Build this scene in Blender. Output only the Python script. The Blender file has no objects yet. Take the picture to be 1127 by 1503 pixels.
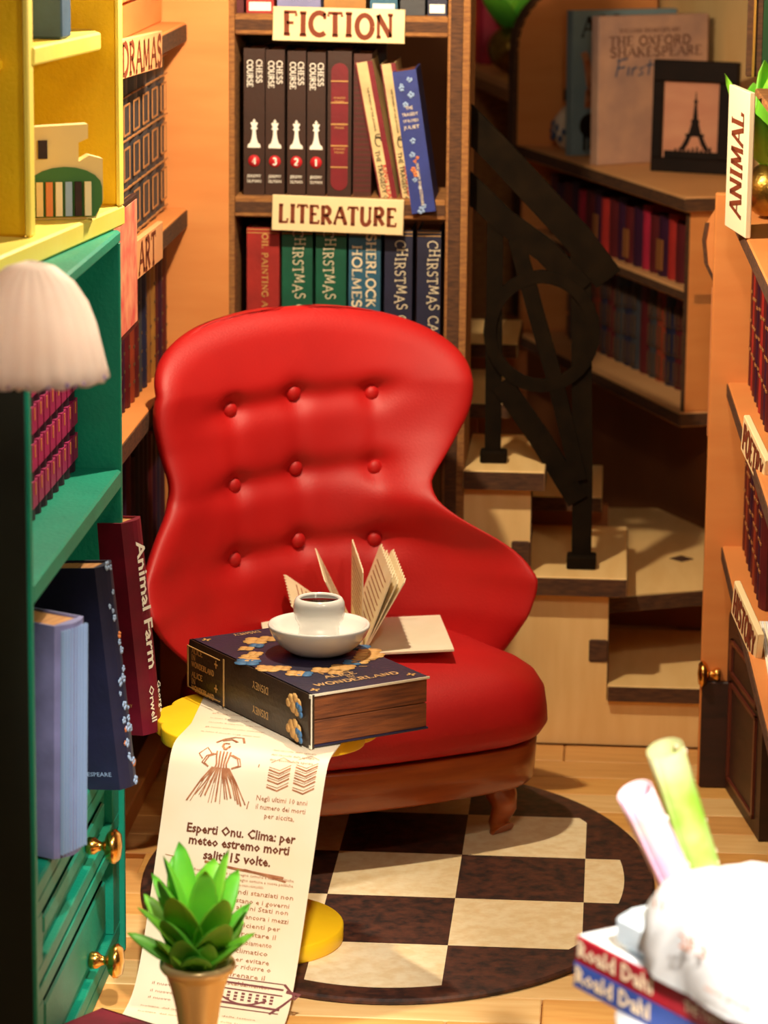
import bpy, math, random
import numpy as np
from mathutils import Matrix, Vector
random.seed(7)
S = bpy.context.scene
COL = S.collection
D = bpy.data

def lin(c):
    return tuple(((v/255.)/12.92 if v/255. <= .04045 else ((v/255.+.055)/1.055)**2.4) for v in c)

# ------------------------------------------------------------------ camera
FPX, W, H = 4700., 1127., 1503.
CAMLOC = Vector((0., -5.6, 2.0))
CAMROT = Matrix.Rotation(math.radians(4.1), 3, 'Z') @ Matrix.Rotation(math.radians(90-12.5), 3, 'X') @ Matrix.Rotation(math.radians(.57), 3, 'Z')
cd = D.cameras.new('camera'); cam = D.objects.new('camera', cd); COL.objects.link(cam)
cam.matrix_world = Matrix.Translation(CAMLOC) @ CAMROT.to_4x4()
cd.sensor_fit = 'VERTICAL'; cd.sensor_height = 36.; cd.lens = FPX*36./H
cd.clip_start = .05
cd.dof.use_dof = True; cd.dof.focus_distance = 5.75; cd.dof.aperture_fstop = 4.2
S.camera = cam

def at(px, py, **k):
    """world point seen at a pixel of the photograph, on the plane x=, y= or z="""
    d = CAMROT @ Vector(((px-W/2)/FPX, -(py-H/2)/FPX, -1.))
    (a, v), = k.items(); i = 'xyz'.index(a)
    return CAMLOC + d*((v-CAMLOC[i])/d[i])

# ------------------------------------------------------------------ world and lamps
w = D.worlds.new('world'); S.world = w; w.use_nodes = True
bg = w.node_tree.nodes['Background']; bg.inputs[0].default_value = (1., .66, .42, 1); bg.inputs[1].default_value = .03
def area(name, loc, target, size, power, col):
    l = D.lights.new(name, 'AREA'); l.shape = 'DISK'; l.size = size; l.energy = power; l.color = col
    o = D.objects.new(name, l); COL.objects.link(o); o.location = loc
    o.rotation_euler = (Vector(target)-Vector(loc)).to_track_quat('-Z', 'Y').to_euler(); return o
def point(name, loc, r, power, col):
    l = D.lights.new(name, 'POINT'); l.shadow_soft_size = r; l.energy = power; l.color = col
    o = D.objects.new(name, l); COL.objects.link(o); o.location = loc; return o
point('ceiling_lamp', (-.50, .12, 2.06), .03, 63, (1., .83, .58))
point('front_lamp', (.12, -1.16, 1.90), .05, 15, (1., .86, .64))
def spot(name, loc, target, r, power, col, ang, blend):
    l = D.lights.new(name, 'SPOT'); l.shadow_soft_size = r; l.energy = power; l.color = col; l.spot_size = math.radians(ang); l.spot_blend = blend
    o = D.objects.new(name, l); COL.objects.link(o); o.location = loc
    o.rotation_euler = (Vector(target)-Vector(loc)).to_track_quat('-Z', 'Y').to_euler(); return o
spot('added_stack_spot', (.55, -3.5, 2.3), (.12, -1.75, .58), .06, 520, (1., .93, .84), 17, .6)  # unseen spot added in front to brighten the stacked books
spot('paper_spotlight', (-.15, -2.7, 2.5), (-.60, -.62, .33), .05, 300, (1., .93, .82), 17, .8)
area('fill_lamp', (-.35, -3.6, 3.1), (-.45, .4, .5), .9, 11, (1., .80, .58))
S.view_settings.view_transform = 'Standard'; S.view_settings.look = 'None'
S.view_settings.gamma = 1.; S.view_settings.use_curve_mapping = False
S.view_settings.exposure = .72

# ------------------------------------------------------------------ materials
MATS = {}
def mat(name, col, rough=.55, col2=None, scale=8., stretch=(1, 1, 1), bump=0., bscale=None, metal=0., coat=0., spec=.5, trans=0., sss=0., detail=3.):
    if name in MATS: return MATS[name]
    m = D.materials.new(name); m.use_nodes = True; nt = m.node_tree; b = nt.nodes['Principled BSDF']
    c = lin(col); b.inputs['Base Color'].default_value = (*c, 1)
    b.inputs['Roughness'].default_value = rough; b.inputs['Metallic'].default_value = metal
    b.inputs['Coat Weight'].default_value = coat; b.inputs['Specular IOR Level'].default_value = spec
    if sss: b.inputs['Subsurface Weight'].default_value = sss; b.inputs['Subsurface Scale'].default_value = .02
    if trans: b.inputs['Transmission Weight'].default_value = trans
    tc = nt.nodes.new('ShaderNodeTexCoord'); mp = nt.nodes.new('ShaderNodeMapping'); mp.inputs['Scale'].default_value = stretch
    nt.links.new(tc.outputs['Object'], mp.inputs['Vector'])
    if col2 is not None:
        n = nt.nodes.new('ShaderNodeTexNoise'); n.inputs['Scale'].default_value = scale; n.inputs['Detail'].default_value = detail
        nt.links.new(mp.outputs[0], n.inputs['Vector'])
        r = nt.nodes.new('ShaderNodeValToRGB'); r.color_ramp.elements[0].position = .32; r.color_ramp.elements[1].position = .68
        r.color_ramp.elements[0].color = (*c, 1); r.color_ramp.elements[1].color = (*lin(col2), 1)
        nt.links.new(n.outputs['Fac'], r.inputs[0]); nt.links.new(r.outputs[0], b.inputs['Base Color'])
    if bump:
        n2 = nt.nodes.new('ShaderNodeTexNoise'); n2.inputs['Scale'].default_value = bscale or scale*6; n2.inputs['Detail'].default_value = 3
        nt.links.new(mp.outputs[0], n2.inputs['Vector'])
        bp = nt.nodes.new('ShaderNodeBump'); bp.inputs['Strength'].default_value = bump; bp.inputs['Distance'].default_value = .004
        nt.links.new(n2.outputs['Fac'], bp.inputs['Height']); nt.links.new(bp.outputs[0], b.inputs['Normal'])
    MATS[name] = m; return m

PLY = mat('plywood', (214, 150, 92), .6, (224, 164, 106), 5, (1, 1, 6), .08, 120)
PLYF = mat('plywood_floor', (236, 180, 100), .55, (224, 160, 82), 6, (1, 7, 1), .1, 90)
PLYF2 = mat('plywood_floor_pale', (244, 204, 140), .55, (232, 184, 116), 6, (1, 7, 1), .1, 90)
PLYF3 = mat('plywood_floor_deep', (226, 170, 98), .55, (212, 152, 84), 6, (1, 7, 1), .1, 90)
PEACH = mat('orange_tinted_plywood', (216, 132, 66), .6, (224, 144, 76), 4, (1, 1, 5), .08, 120)
STEP = mat('pale_step_plywood', (246, 206, 140), .6, (238, 194, 126), 5, (6, 1, 1), .08, 120)
BURN = mat('burnt_plywood_edge', (66, 38, 20), .8, (98, 60, 30), 40, (1, 1, 5), .3, 160)
BURNL = mat('scorched_tan_edge', (168, 112, 56), .8, (128, 80, 40), 40, (1, 1, 4), .3, 160)
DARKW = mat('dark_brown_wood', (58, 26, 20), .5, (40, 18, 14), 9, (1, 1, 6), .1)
MIDW = mat('dim_brown_panel', (150, 88, 38), .7, (134, 76, 32), 5)
BLACK = mat('black_rail_paint', (30, 20, 9), .9, (20, 13, 6), 20, bump=.1, spec=.08)
RED = mat('red_leather', (194, 18, 18), .54, (180, 13, 15), 5, bump=.12, bscale=230, coat=.0)
CHAIRW = mat('orange_brown_varnished_wood', (176, 84, 30), .35, (150, 66, 22), 7, (1, 1, 8), .05, coat=.3)
GREEN = mat('green_painted_wood', (0, 146, 118), .5, (0, 136, 110), 12, bump=.25, bscale=140)
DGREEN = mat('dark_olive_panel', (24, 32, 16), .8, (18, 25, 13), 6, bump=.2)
YEL = mat('yellow_painted_wood', (244, 200, 20), .5, (240, 190, 14), 9, bump=.3, bscale=130)
YELP = mat('pale_yellow_shelf_paint', (246, 222, 92), .5, (248, 226, 110), 9, bump=.1)
TABY = mat('yellow_table_paint', (252, 206, 24), .45, (248, 196, 18), 9, bump=.12)
WHITE = mat('white_glazed_ceramic', (252, 251, 248), .15, coat=.4)
COFFEE = mat('black_coffee', (14, 7, 4), .08, spec=.3)
PAPER = mat('cream_paper', (246, 238, 214), .7, (238, 226, 198), 10)
PAPERW = mat('white_paper', (246, 246, 244), .7, (234, 238, 242), 9)
INK = mat('brown_ink', (108, 52, 26), .8)
INKL = mat('light_brown_ink', (188, 128, 88), .8, (150, 84, 48), 60)
BRASS = mat('brass', (228, 168, 84), .22, metal=1.)
GOLD = mat('gold_foil', (214, 160, 74), .3, metal=.9)
GOLDB = mat('old_gold_ball', (176, 140, 60), .28, (120, 84, 40), 30, metal=.9, bump=.2)
GOLDT = mat('gold_print', (206, 158, 88), .6)
CREAMP = mat('cream_print', (238, 222, 186), .6)
WHITEP = mat('white_print', (250, 244, 230), .6)
PAGEW = mat('brown_wooden_page_block', (142, 78, 36), .7, (96, 50, 24), 14, (1, 1, 14), .4, 60)
PAGET = mat('tan_page_top', (206, 150, 88), .7, (174, 112, 62), 14, (1, 8, 1), .3, 60)
SUCC = mat('succulent_green', (74, 170, 50), .5, (120, 204, 50), 9, coat=.0, sss=.15)
SUCC2 = mat('succulent_light_green', (150, 214, 56), .5, (96, 188, 44), 9, coat=.0, sss=.15)
VASE = mat('bronze_gold_vase', (250, 218, 160), .26, (236, 200, 142), 5, metal=.3)

def pal(name, col, col2=None, rough=.55, bump=.12, bscale=110):
    c2 = col2 or tuple(max(0, int(v*.82)) for v in col)
    return mat(name, col, rough, c2, 14, (1, 1, 1), bump, bscale)

# ------------------------------------------------------------------ mesh helpers
class MB:
    def __init__(s): s.v = []; s.f = []; s.sm = []
    def add(s, vs, fs, smooth=False, M=None):
        n = len(s.v)
        for p in vs:
            p = Vector(p); s.v.append(tuple(M @ p) if M is not None else tuple(p))
        for f in fs: s.f.append(tuple(i+n for i in f)); s.sm.append(smooth)
        return s
    def box(s, lo, hi, M=None, c=0.):
        x0, y0, z0 = lo; x1, y1, z1 = hi
        if c <= 0:
            vs = [(x, y, z) for z in (z0, z1) for y in (y0, y1) for x in (x0, x1)]
            return s.add(vs, [(0, 2, 3, 1), (4, 5, 7, 6), (0, 1, 5, 4), (2, 6, 7, 3), (0, 4, 6, 2), (1, 3, 7, 5)], False, M)
        c = min(c, (x1-x0)*.45, (y1-y0)*.45, (z1-z0)*.45)
        def ring(z, i):
            a, b, d, e = x0+i, x1-i, y0+i, y1-i; k = c*.6
            return [(a+k, d, z), (b-k, d, z), (b, d+k, z), (b, e-k, z), (b-k, e, z), (a+k, e, z), (a, e-k, z), (a, d+k, z)]
        vs = ring(z0, c) + ring(z0+c, 0) + ring(z1-c, 0) + ring(z1, c)
        fs = [tuple(range(7, -1, -1)), tuple(range(24, 32))]
        for r in range(3):
            for i in range(8): j = (i+1) % 8; fs.append((r*8+i, r*8+j, r*8+8+j, r*8+8+i))
        return s.add(vs, fs, False, M)
    def prism(s, poly, h, M=None, smooth=False):
        """poly in local xy, extruded 0..h along local z"""
        n = len(poly); a = sum(poly[i][0]*poly[(i+1) % n][1]-poly[(i+1) % n][0]*poly[i][1] for i in range(n))
        if a < 0: poly = poly[::-1]
        vs = [(p[0], p[1], 0) for p in poly]+[(p[0], p[1], h) for p in poly]
        fs = [tuple(range(n-1, -1, -1)), tuple(range(n, 2*n))]
        s.add(vs, fs, False, M); k = len(s.v)-2*n
        for i in range(n):
            j = (i+1) % n; s.f.append((k+i, k+j, k+n+j, k+n+i)); s.sm.append(smooth)
        return s
    def grid(s, P, smooth=True, closeu=False, closev=False, M=None):
        nu, nv = len(P), len(P[0]); vs = [p for r in P for p in r]; fs = []
        for i in range(nu if closeu else nu-1):
            for j in range(nv if closev else nv-1):
                a, b = i, (i+1) % nu; c, d = j, (j+1) % nv
                fs.append((a*nv+c, b*nv+c, b*nv+d, a*nv+d))
        return s.add(vs, fs, smooth, M)
    def lathe(s, prof, n=32, M=None, sx=1., ang0=0.):
        P = [[(r*math.cos(ang0+2*math.pi*k/n)*sx, r*math.sin(ang0+2*math.pi*k/n), z) for r, z in prof] for k in range(n)]
        return s.grid(P, True, True, False, M)
    def tube(s, pts, r, n=8, M=None, cap=True):
        pts = [Vector(p) for p in pts]; R = []
        rr = r if isinstance(r, (list, tuple)) else [r]*len(pts)
        for i, p in enumerate(pts):
            t = (pts[min(i+1, len(pts)-1)]-pts[max(i-1, 0)]).normalized()
            a = Vector((0, 0, 1)) if abs(t.z) < .9 else Vector((1, 0, 0)); u = t.cross(a).normalized(); v = t.cross(u)
            R.append([p+(u*math.cos(2*math.pi*k/n)+v*math.sin(2*math.pi*k/n))*rr[i] for k in range(n)])
        s.grid(R, True, False, True, M)
        if cap:
            k = len(s.v)-n*len(pts); s.f.append(tuple(range(k, k+n))); s.sm.append(False)
            s.f.append(tuple(range(len(s.v)-1, len(s.v)-1-n, -1))); s.sm.append(False)
        return s
    def ball(s, c, r, n=16, m=10, sc=(1, 1, 1), M=None):
        P = [[(c[0]+r*sc[0]*math.sin(math.pi*j/m)*math.cos(2*math.pi*i/n), c[1]+r*sc[1]*math.sin(math.pi*j/m)*math.sin(2*math.pi*i/n), c[2]-r*sc[2]*math.cos(math.pi*j/m)) for j in range(m+1)] for i in range(n)]
        return s.grid(P, True, True, False, M)
    def build(s, name, m, parent=None, mesh_only=False):
        me = D.meshes.new(name)
        vs = s.v
        if parent is not None and parent.name in INV:
            Mi = INV[parent.name]; vs = [tuple(Mi @ Vector(p)) for p in vs]
        me.from_pydata(vs, [], s.f); me.validate(verbose=False)
        if any(s.sm): me.polygons.foreach_set('use_smooth', [s.sm[i] if i < len(s.sm) else False for i in range(len(me.polygons))])
        me.update()
        if m is not None: me.materials.append(m)
        if mesh_only: return me
        o = D.objects.new(name, me); COL.objects.link(o)
        if parent is not None:
            o.parent = parent
            if parent.name in INV: INV[o.name] = INV[parent.name]
        if name in PRINTS: o['kind'] = 'stuff'
        return o
PRINTS = set('gold_frames ochre_print blue_print body_text lady_and_books_sketch typewriter_sketch headline gold_lines gold_labels magenta_bands orange_lines pale_lines floral_print printed_lines lettering spine_lettering title misty_print giraffe_print black_print tower_silhouette spine_bands blue_flecks painted_spots riser door_moulding cover_lettering black_lettering red_lettering maroon_stripe handwriting heading drawer_frame numeral'.split())
ORD = 'first second third fourth fifth sixth seventh eighth ninth tenth eleventh twelfth thirteenth fourteenth fifteenth sixteenth seventeenth eighteenth nineteenth twentieth'.split()
INV = {}   # roots whose parts are written in world coordinates
def tag(o, label=None, cat=None, group=None, kind=None):
    if label: o['label'] = label
    if cat: o['category'] = cat
    if group: o['group'] = group
    if kind: o['kind'] = kind
    return o
def thing(name, label, cat, loc=(0, 0, 0), rot=None, group=None, world=True):
    """an Empty at the base of a thing; with world=True its parts are given in world coordinates"""
    o = D.objects.new(name, None); COL.objects.link(o); o.empty_display_size = .05
    M = Matrix.Translation(loc)
    if rot is not None: M = M @ rot.to_4x4()
    o.matrix_world = M
    if world: INV[o.name] = M.inverted()
    return tag(o, label, cat, group)
def struct(name, mb, m, parent=None, **k):
    o = mb.build(name, m, parent)
    if parent is None: o['kind'] = 'structure'
    for a, b in k.items(): o[a] = b
    return o
def frame(o, x, y):
    """matrix with origin o, x axis, y axis (z = x cross y)"""
    x = Vector(x).normalized(); y = Vector(y); y = (y-x*y.dot(x)).normalized(); z = x.cross(y)
    M = Matrix.Identity(4)
    for i in range(3): M[i][0], M[i][1], M[i][2], M[i][3] = x[i], y[i], z[i], o[i]
    return M
def YR(a): return Matrix.Rotation(a, 3, 'Z')
def dupe(root, M, label=None, group=None):
    r = root.copy(); COL.objects.link(r); r.matrix_world = M
    if label: r['label'] = label
    if group: r['group'] = group
    for ch in root.children:
        c = ch.copy(); COL.objects.link(c); c.parent = r
        for g in ch.children:
            d = g.copy(); COL.objects.link(d); d.parent = c
    return r

# ------------------------------------------------------------------ lettering
# broad-pen roman capitals: strokes (weight, points); 1 = stem, 0 = hairline
def arc(cx, cy, rx, ry, a0, a1, n=9): return [(cx+rx*math.cos(math.radians(a0+(a1-a0)*i/n)), cy+ry*math.sin(math.radians(a0+(a1-a0)*i/n))) for i in range(n+1)]
GL = {
 'A': (.8, [(0, [(.02, 0), (.4, 1)]), (1, [(.4, 1), (.76, 0)]), (0, [(.16, .36), (.62, .36)]), (0, [(-.06, 0), (.14, 0)]), (0, [(.64, 0), (.88, 0)])]),
 'B': (.66, [(1, [(.12, 0), (.12, 1)]), (0, [(0, 1), (.3, 1)]), (0, [(0, 0), (.32, 0)]), (1, arc(.3, .76, .26, .24, 90, -90)), (1, arc(.32, .27, .32, .27, 90, -90)), (0, [(.12, .53), (.3, .53)])]),
 'C': (.74, [(1, arc(.44, .5, .42, .5, 50, 310, 14)), (0, [(.7, .72), (.7, .98)])]),
 'D': (.78, [(1, [(.12, 0), (.12, 1)]), (0, [(0, 1), (.32, 1)]), (0, [(0, 0), (.32, 0)]), (1, arc(.3, .5, .44, .5, 90, -90, 12))]),
 'E': (.64, [(1, [(.12, 0), (.12, 1)]), (0, [(0, 1), (.56, 1), (.56, .84)]), (0, [(0, 0), (.6, 0), (.6, .18)]), (0, [(.12, .52), (.46, .52)])]),
 'F': (.62, [(1, [(.12, 0), (.12, 1)]), (0, [(0, 1), (.58, 1), (.58, .82)]), (0, [(.12, .52), (.46, .52)]), (0, [(-.02, 0), (.28, 0)])]),
 'G': (.8, [(1, arc(.44, .5, .42, .5, 50, 330, 14)), (1, [(.74, .0), (.74, .4)]), (0, [(.56, .42), (.84, .42)])]),
 'H': (.82, [(1, [(.12, 0), (.12, 1)]), (1, [(.66, 0), (.66, 1)]), (0, [(.12, .5), (.66, .5)]), (0, [(-.02, 0), (.26, 0)]), (0, [(.52, 0), (.8, 0)]), (0, [(-.02, 1), (.26, 1)]), (0, [(.52, 1), (.8, 1)])]),
 'I': (.36, [(1, [(.16, 0), (.16, 1)]), (0, [(0, 0), (.32, 0)]), (0, [(0, 1), (.32, 1)])]),
 'J': (.44, [(1, [(.28, 1), (.28, .1), (.06, -.08)]), (0, [(.14, 1), (.42, 1)])]),
 'K': (.78, [(1, [(.12, 0), (.12, 1)]), (0, [(.62, 1), (.14, .42)]), (1, [(.28, .56), (.68, 0)]), (0, [(-.02, 0), (.26, 0)]), (0, [(-.02, 1), (.26, 1)])]),
 'L': (.62, [(1, [(.12, 0), (.12, 1)]), (0, [(0, 0), (.56, 0), (.58, .22)]), (0, [(-.02, 1), (.28, 1)])]),
 'M': (.98, [(0, [(.1, 0), (.16, 1)]), (1, [(.16, 1), (.46, .1)]), (0, [(.46, .1), (.78, 1)]), (1, [(.78, 1), (.84, 0)]), (0, [(-.02, 0), (.22, 0)]), (0, [(.72, 0), (.96, 0)])]),
 'N': (.82, [(0, [(.1, 0), (.1, 1)]), (1, [(.08, 1), (.66, .02)]), (0, [(.68, 0), (.68, 1)]), (0, [(0, 0), (.22, 0)]), (0, [(.56, 1), (.8, 1)])]),
 'O': (.84, [(1, arc(.42, .5, .37, .5, 0, 360, 20))]),
 'P': (.64, [(1, [(.12, 0), (.12, 1)]), (0, [(0, 1), (.3, 1)]), (1, arc(.3, .73, .28, .27, 90, -90)), (0, [(.12, .46), (.3, .46)]), (0, [(-.02, 0), (.28, 0)])]),
 'R': (.74, [(1, [(.12, 0), (.12, 1)]), (0, [(0, 1), (.3, 1)]), (1, arc(.3, .75, .27, .25, 90, -90)), (0, [(.12, .5), (.3, .5)]), (1, [(.3, .5), (.66, 0)]), (0, [(-.02, 0), (.26, 0)])]),
 'S': (.6, [(1, [(.5, .86)]+arc(.28, .76, .22, .24, 60, 235, 8)+arc(.28, .26, .24, .27, 50, -130, 8)+[(.03, .14)])]),
 'T': (.68, [(1, [(.32, 0), (.32, 1)]), (0, [(0, .84), (.0, 1), (.64, 1), (.64, .84)]), (0, [(.18, 0), (.46, 0)])]),
 'U': (.78, [(1, [(.12, 1), (.12, .3)]+arc(.38, .3, .26, .3, 180, 360, 8)), (0, [(.64, .3), (.64, 1)]), (0, [(0, 1), (.24, 1)]), (0, [(.54, 1), (.76, 1)])]),
 'V': (.76, [(1, [(.04, 1), (.38, 0)]), (0, [(.38, 0), (.7, 1)]), (0, [(-.06, 1), (.16, 1)])]),
 'W': (1.06, [(1, [(.04, 1), (.3, 0)]), (0, [(.3, 0), (.52, 1)]), (1, [(.52, 1), (.76, 0)]), (0, [(.76, 0), (1., 1)])]),
 'X': (.74, [(1, [(.04, 1), (.66, 0)]), (0, [(.64, 1), (.04, 0)]), (0, [(-.04, 0), (.16, 0)]), (0, [(.54, 1), (.74, 1)])]),
 'Y': (.72, [(1, [(.02, 1), (.34, .48)]), (0, [(.66, 1), (.34, .48)]), (1, [(.34, .5), (.34, 0)]), (0, [(.2, 0), (.48, 0)])]),
 'Z': (.66, [(0, [(.04, .84), (.04, 1), (.58, 1)]), (1, [(.58, 1), (.02, 0)]), (0, [(.02, 0), (.6, 0), (.6, .18)])]),
 ' ': (.36, []), '.': (.24, [(1, [(.08, 0), (.08, .08)])]),
 '1': (.42, [(1, [(.22, 0), (.22, 1)]), (0, [(.04, .8), (.22, 1)]), (0, [(.06, 0), (.4, 0)])]),
 '2': (.6, [(1, arc(.28, .72, .24, .28, 160, -30, 8)+[(.04, .02)]), (0, [(.02, .02), (.54, .02), (.56, .16)])]),
 '3': (.6, [(1, arc(.26, .76, .22, .24, 150, -80, 8)), (1, arc(.26, .27, .26, .27, 80, -150, 8))]),
 '4': (.62, [(1, [(.42, 0), (.42, 1)]), (0, [(.42, 1), (.02, .3), (.6, .3)])]),
}
def strokes(mb, lines, M, wid, z=.0):
    """flat strokes on the local xy plane: lines = [(width, pts)]"""
    for wd, pts in lines:
        P = [Vector((p[0], p[1])) for p in pts]; L, R = [], []
        for i, p in enumerate(P):
            t = P[min(i+1, len(P)-1)]-P[max(i-1, 0)]
            if t.length < 1e-9: t = Vector((1, 0))
            t.normalize(); n = Vector((-t.y, t.x))*(wd*wid*.5)
            L.append((p.x+n.x, p.y+n.y, z)); R.append((p.x-n.x, p.y-n.y, z))
        k = len(P); mb.add(L+R, [(i, k+i, k+i+1, i+1) for i in range(k-1)], False, M)
def roman(mb, s, M, h, width=None, sp=.10, wid=.16, thin=.45, sway=0.):
    """capital lettering, h tall, centred on the local origin, optionally stretched to width"""
    tot = sum(GL.get(c, GL[' '])[0]+sp for c in s)-sp
    fx = (width/(tot*h)) if width else 1.
    x = -tot/2
    rnd = random.Random(len(s)*7+3)
    for c in s:
        wd, st = GL.get(c, GL[' '])
        dy = rnd.uniform(-sway, sway); a = rnd.uniform(-sway, sway)*.6
        ls = []
        for k, pts in st:
            ls.append(((1. if k else thin), [((x+p[0]+a*(p[1]-.5))*h*fx, (p[1]-.5+dy)*h) for p in pts]))
        strokes(mb, ls, M, wid*h)
        x += wd+sp
    return mb
TC = {}
def textpolys(s, bold=0.):
    key = (s, bold)
    if key not in TC:
        c = D.curves.new('t', 'FONT'); c.body = s; c.size = 1.; c.resolution_u = 1; c.offset = bold
        c.align_x = 'CENTER'; c.align_y = 'CENTER'
        o = D.objects.new('t', c); me = D.meshes.new_from_object(o)
        TC[key] = ([tuple(v.co) for v in me.vertices], [tuple(p.vertices) for p in me.polygons])
        D.objects.remove(o); D.curves.remove(c); D.meshes.remove(me)
    return TC[key]
def sans(mb, s, M, h, width=None, bold=.0, fn=None):
    vs, fs = textpolys(s, bold)
    if not vs: return mb
    xs = [v[0] for v in vs]; wd = max(xs)-min(xs); fx = (width/wd) if width else h
    vs = [(v[0]*fx, v[1]*h, 0.) for v in vs]
    if fn: vs = [fn(v) for v in vs]
    return mb.add(vs, fs, False, M)

# ------------------------------------------------------------------ room shell
fl = MB().box((-2.2, -2.6, -.06), (2.2, 4.2, -.012)); floor = struct('floor', fl, PLYF3)
rows = [1.106-.117*k for k in range(26)]
pl_meshes = {}
rnd = random.Random(3)
for i, y1 in enumerate(rows):
    x = -1.32+((i*37) % 5)*.11
    while x < .95:
        L = (.62, .5, .74)[(i+int(x*10)) % 3]
        if (L) not in pl_meshes: pl_meshes[L] = [MB().box((0, -.1155, -.013), (L-.0025, 0, 0), c=.0022).build('plank', m, mesh_only=True) for m in (PLYF, PLYF2, PLYF3)]
        o = D.objects.new('plank', pl_meshes[L][rnd.randrange(3)]); COL.objects.link(o); o.parent = floor; o.location = (x, y1, 0)
        x += L
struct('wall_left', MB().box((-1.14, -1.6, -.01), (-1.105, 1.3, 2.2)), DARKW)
struct('wall_back', MB().box((-1.14, 1.10, -.01), (-.815, 1.14, 2.2)), PEACH)
struct('wall_rear', MB().box((-1.6, 4.1, -.01), (1.6, 4.15, 2.4)), MIDW)

# ------------------------------------------------------------------ rug
def rug_mat():
    m = D.materials.new('checker_print'); m.use_nodes = True; nt = m.node_tree; b = nt.nodes['Principled BSDF']; N = nt.nodes; Lk = nt.links
    tc = N.new('ShaderNodeTexCoord'); sx = N.new('ShaderNodeSeparateXYZ'); Lk.new(tc.outputs['Object'], sx.inputs[0])
    def M(op, a, b_=None):
        n = N.new('ShaderNodeMath'); n.operation = op
        for i, v in enumerate((a, b_)):
            if v is None: continue
            if isinstance(v, (int, float)): n.inputs[i].default_value = v
            else: Lk.new(v, n.inputs[i])
        return n.outputs[0]
    # object origin at (-.38, .19); squares start at x=-.027, y=.056
    u = M('FLOOR', M('DIVIDE', M('ADD', sx.outputs[0], -.38+.027), .2385)); v = M('FLOOR', M('DIVIDE', M('ADD', sx.outputs[1], .19-.056), .253))
    par = M('ABSOLUTE', M('MODULO', M('ADD', u, v), 2.))
    r = M('ADD', M('POWER', M('DIVIDE', sx.outputs[0], .428), 2.), M('POWER', M('DIVIDE', sx.outputs[1], .607), 2.))
    ins = M('LESS_THAN', r, 1.)
    fac = M('MULTIPLY', M('LESS_THAN', par, .5), ins)
    ns = N.new('ShaderNodeTexNoise'); ns.inputs['Scale'].default_value = 46; ns.inputs['Detail'].default_value = 4; Lk.new(tc.outputs['Object'], ns.inputs['Vector'])
    def ramp(a, c):
        rr = N.new('ShaderNodeValToRGB'); rr.color_ramp.elements[0].color = (*lin(a), 1); rr.color_ramp.elements[1].color = (*lin(c), 1)
        rr.color_ramp.elements[0].position = .35; rr.color_ramp.elements[1].position = .65; Lk.new(ns.outputs[0], rr.inputs[0]); return rr.outputs[0]
    mx = N.new('ShaderNodeMix'); mx.data_type = 'RGBA'; Lk.new(fac, mx.inputs[0]); Lk.new(ramp((34, 18, 14), (84, 44, 28)), mx.inputs[6]); Lk.new(ramp((234, 208, 160), (246, 228, 188)), mx.inputs[7])
    Lk.new(mx.outputs[2], b.inputs['Base Color']); b.inputs['Roughness'].default_value = .6
    bp = N.new('ShaderNodeBump'); bp.inputs['Strength'].default_value = .25; bp.inputs['Distance'].default_value = .004; Lk.new(ns.outputs[0], bp.inputs['Height']); Lk.new(bp.outputs[0], b.inputs['Normal'])
    return m
rg = thing('checkered_rug', 'oval rug of black and cream checker squares lying under the red armchair', 'rug', (-.38, .19, 0), world=False)
mb = MB(); n = 96
prof = [(0, .0), (.985, .0), (1., .002), (1., .007), (.992, .0105), (0, .0105)]
mb.add([(r*.485*math.cos(2*math.pi*k/n), r*.665*math.sin(2*math.pi*k/n), z+.0003) for r, z in prof[1:5] for k in range(n)],
       [(a*n+k, a*n+(k+1) % n, (a+1)*n+(k+1) % n, (a+1)*n+k) for a in range(3) for k in range(n)]+[tuple(range(n-1, -1, -1)), tuple(range(3*n, 4*n))])
mb.build('rug_top', rug_mat(), rg)
RZ = .0108

# ------------------------------------------------------------------ boards and shelves
def board(name, parent, lo, hi, face, m=PLY, edge=BURN):
    """plywood board with a scorched front edge ('-y', '+x' or '-x')"""
    o = MB().box(lo, hi, c=.003).build(name, m, parent)
    x0, y0, z0 = lo; x1, y1, z1 = hi; t = (z1-z0)
    e = MB(); k = t*.12
    if face == '-y': e.box((x0+.001, y0-.0012, z0+k*2), (x1-.001, y0+.004, z1-k*2.2))
    if face == '+x': e.box((x1-.004, y0+.001, z0+k*.4), (x1+.0025, y1-.001, z1-k))
    if face == '-x': e.box((x0-.0025, y0+.001, z0+k*.4), (x0+.004, y1-.001, z1-k))
    e.build('scorched_edge', edge, o)
    return o
SIGNM = mat('cream_sign_board', (246, 222, 172), .6, (238, 210, 156), 6, bump=.06)
SIGNINK = mat('burnt_umber_ink', (122, 50, 14), .7)
def sign(label, word, M, w_, h_, lh, lw, sway=.03, m=None, thick=.012):
    s = thing('shelf_sign', label, 'sign', M.translation, M.to_3x3(), 'lettered shelf signs', world=False)
    MB().box((-w_/2, -h_/2, -thick), (w_/2, h_/2, 0), c=.0015).build('sign_board', m or SIGNM, s)
    t = MB(); roman(t, word, Matrix.Translation((0, 0, .0008)), lh, lw, sway=sway, wid=.235, thin=.6, sp=.14); t.build('lettering', SIGNINK, s)
    return s

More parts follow.
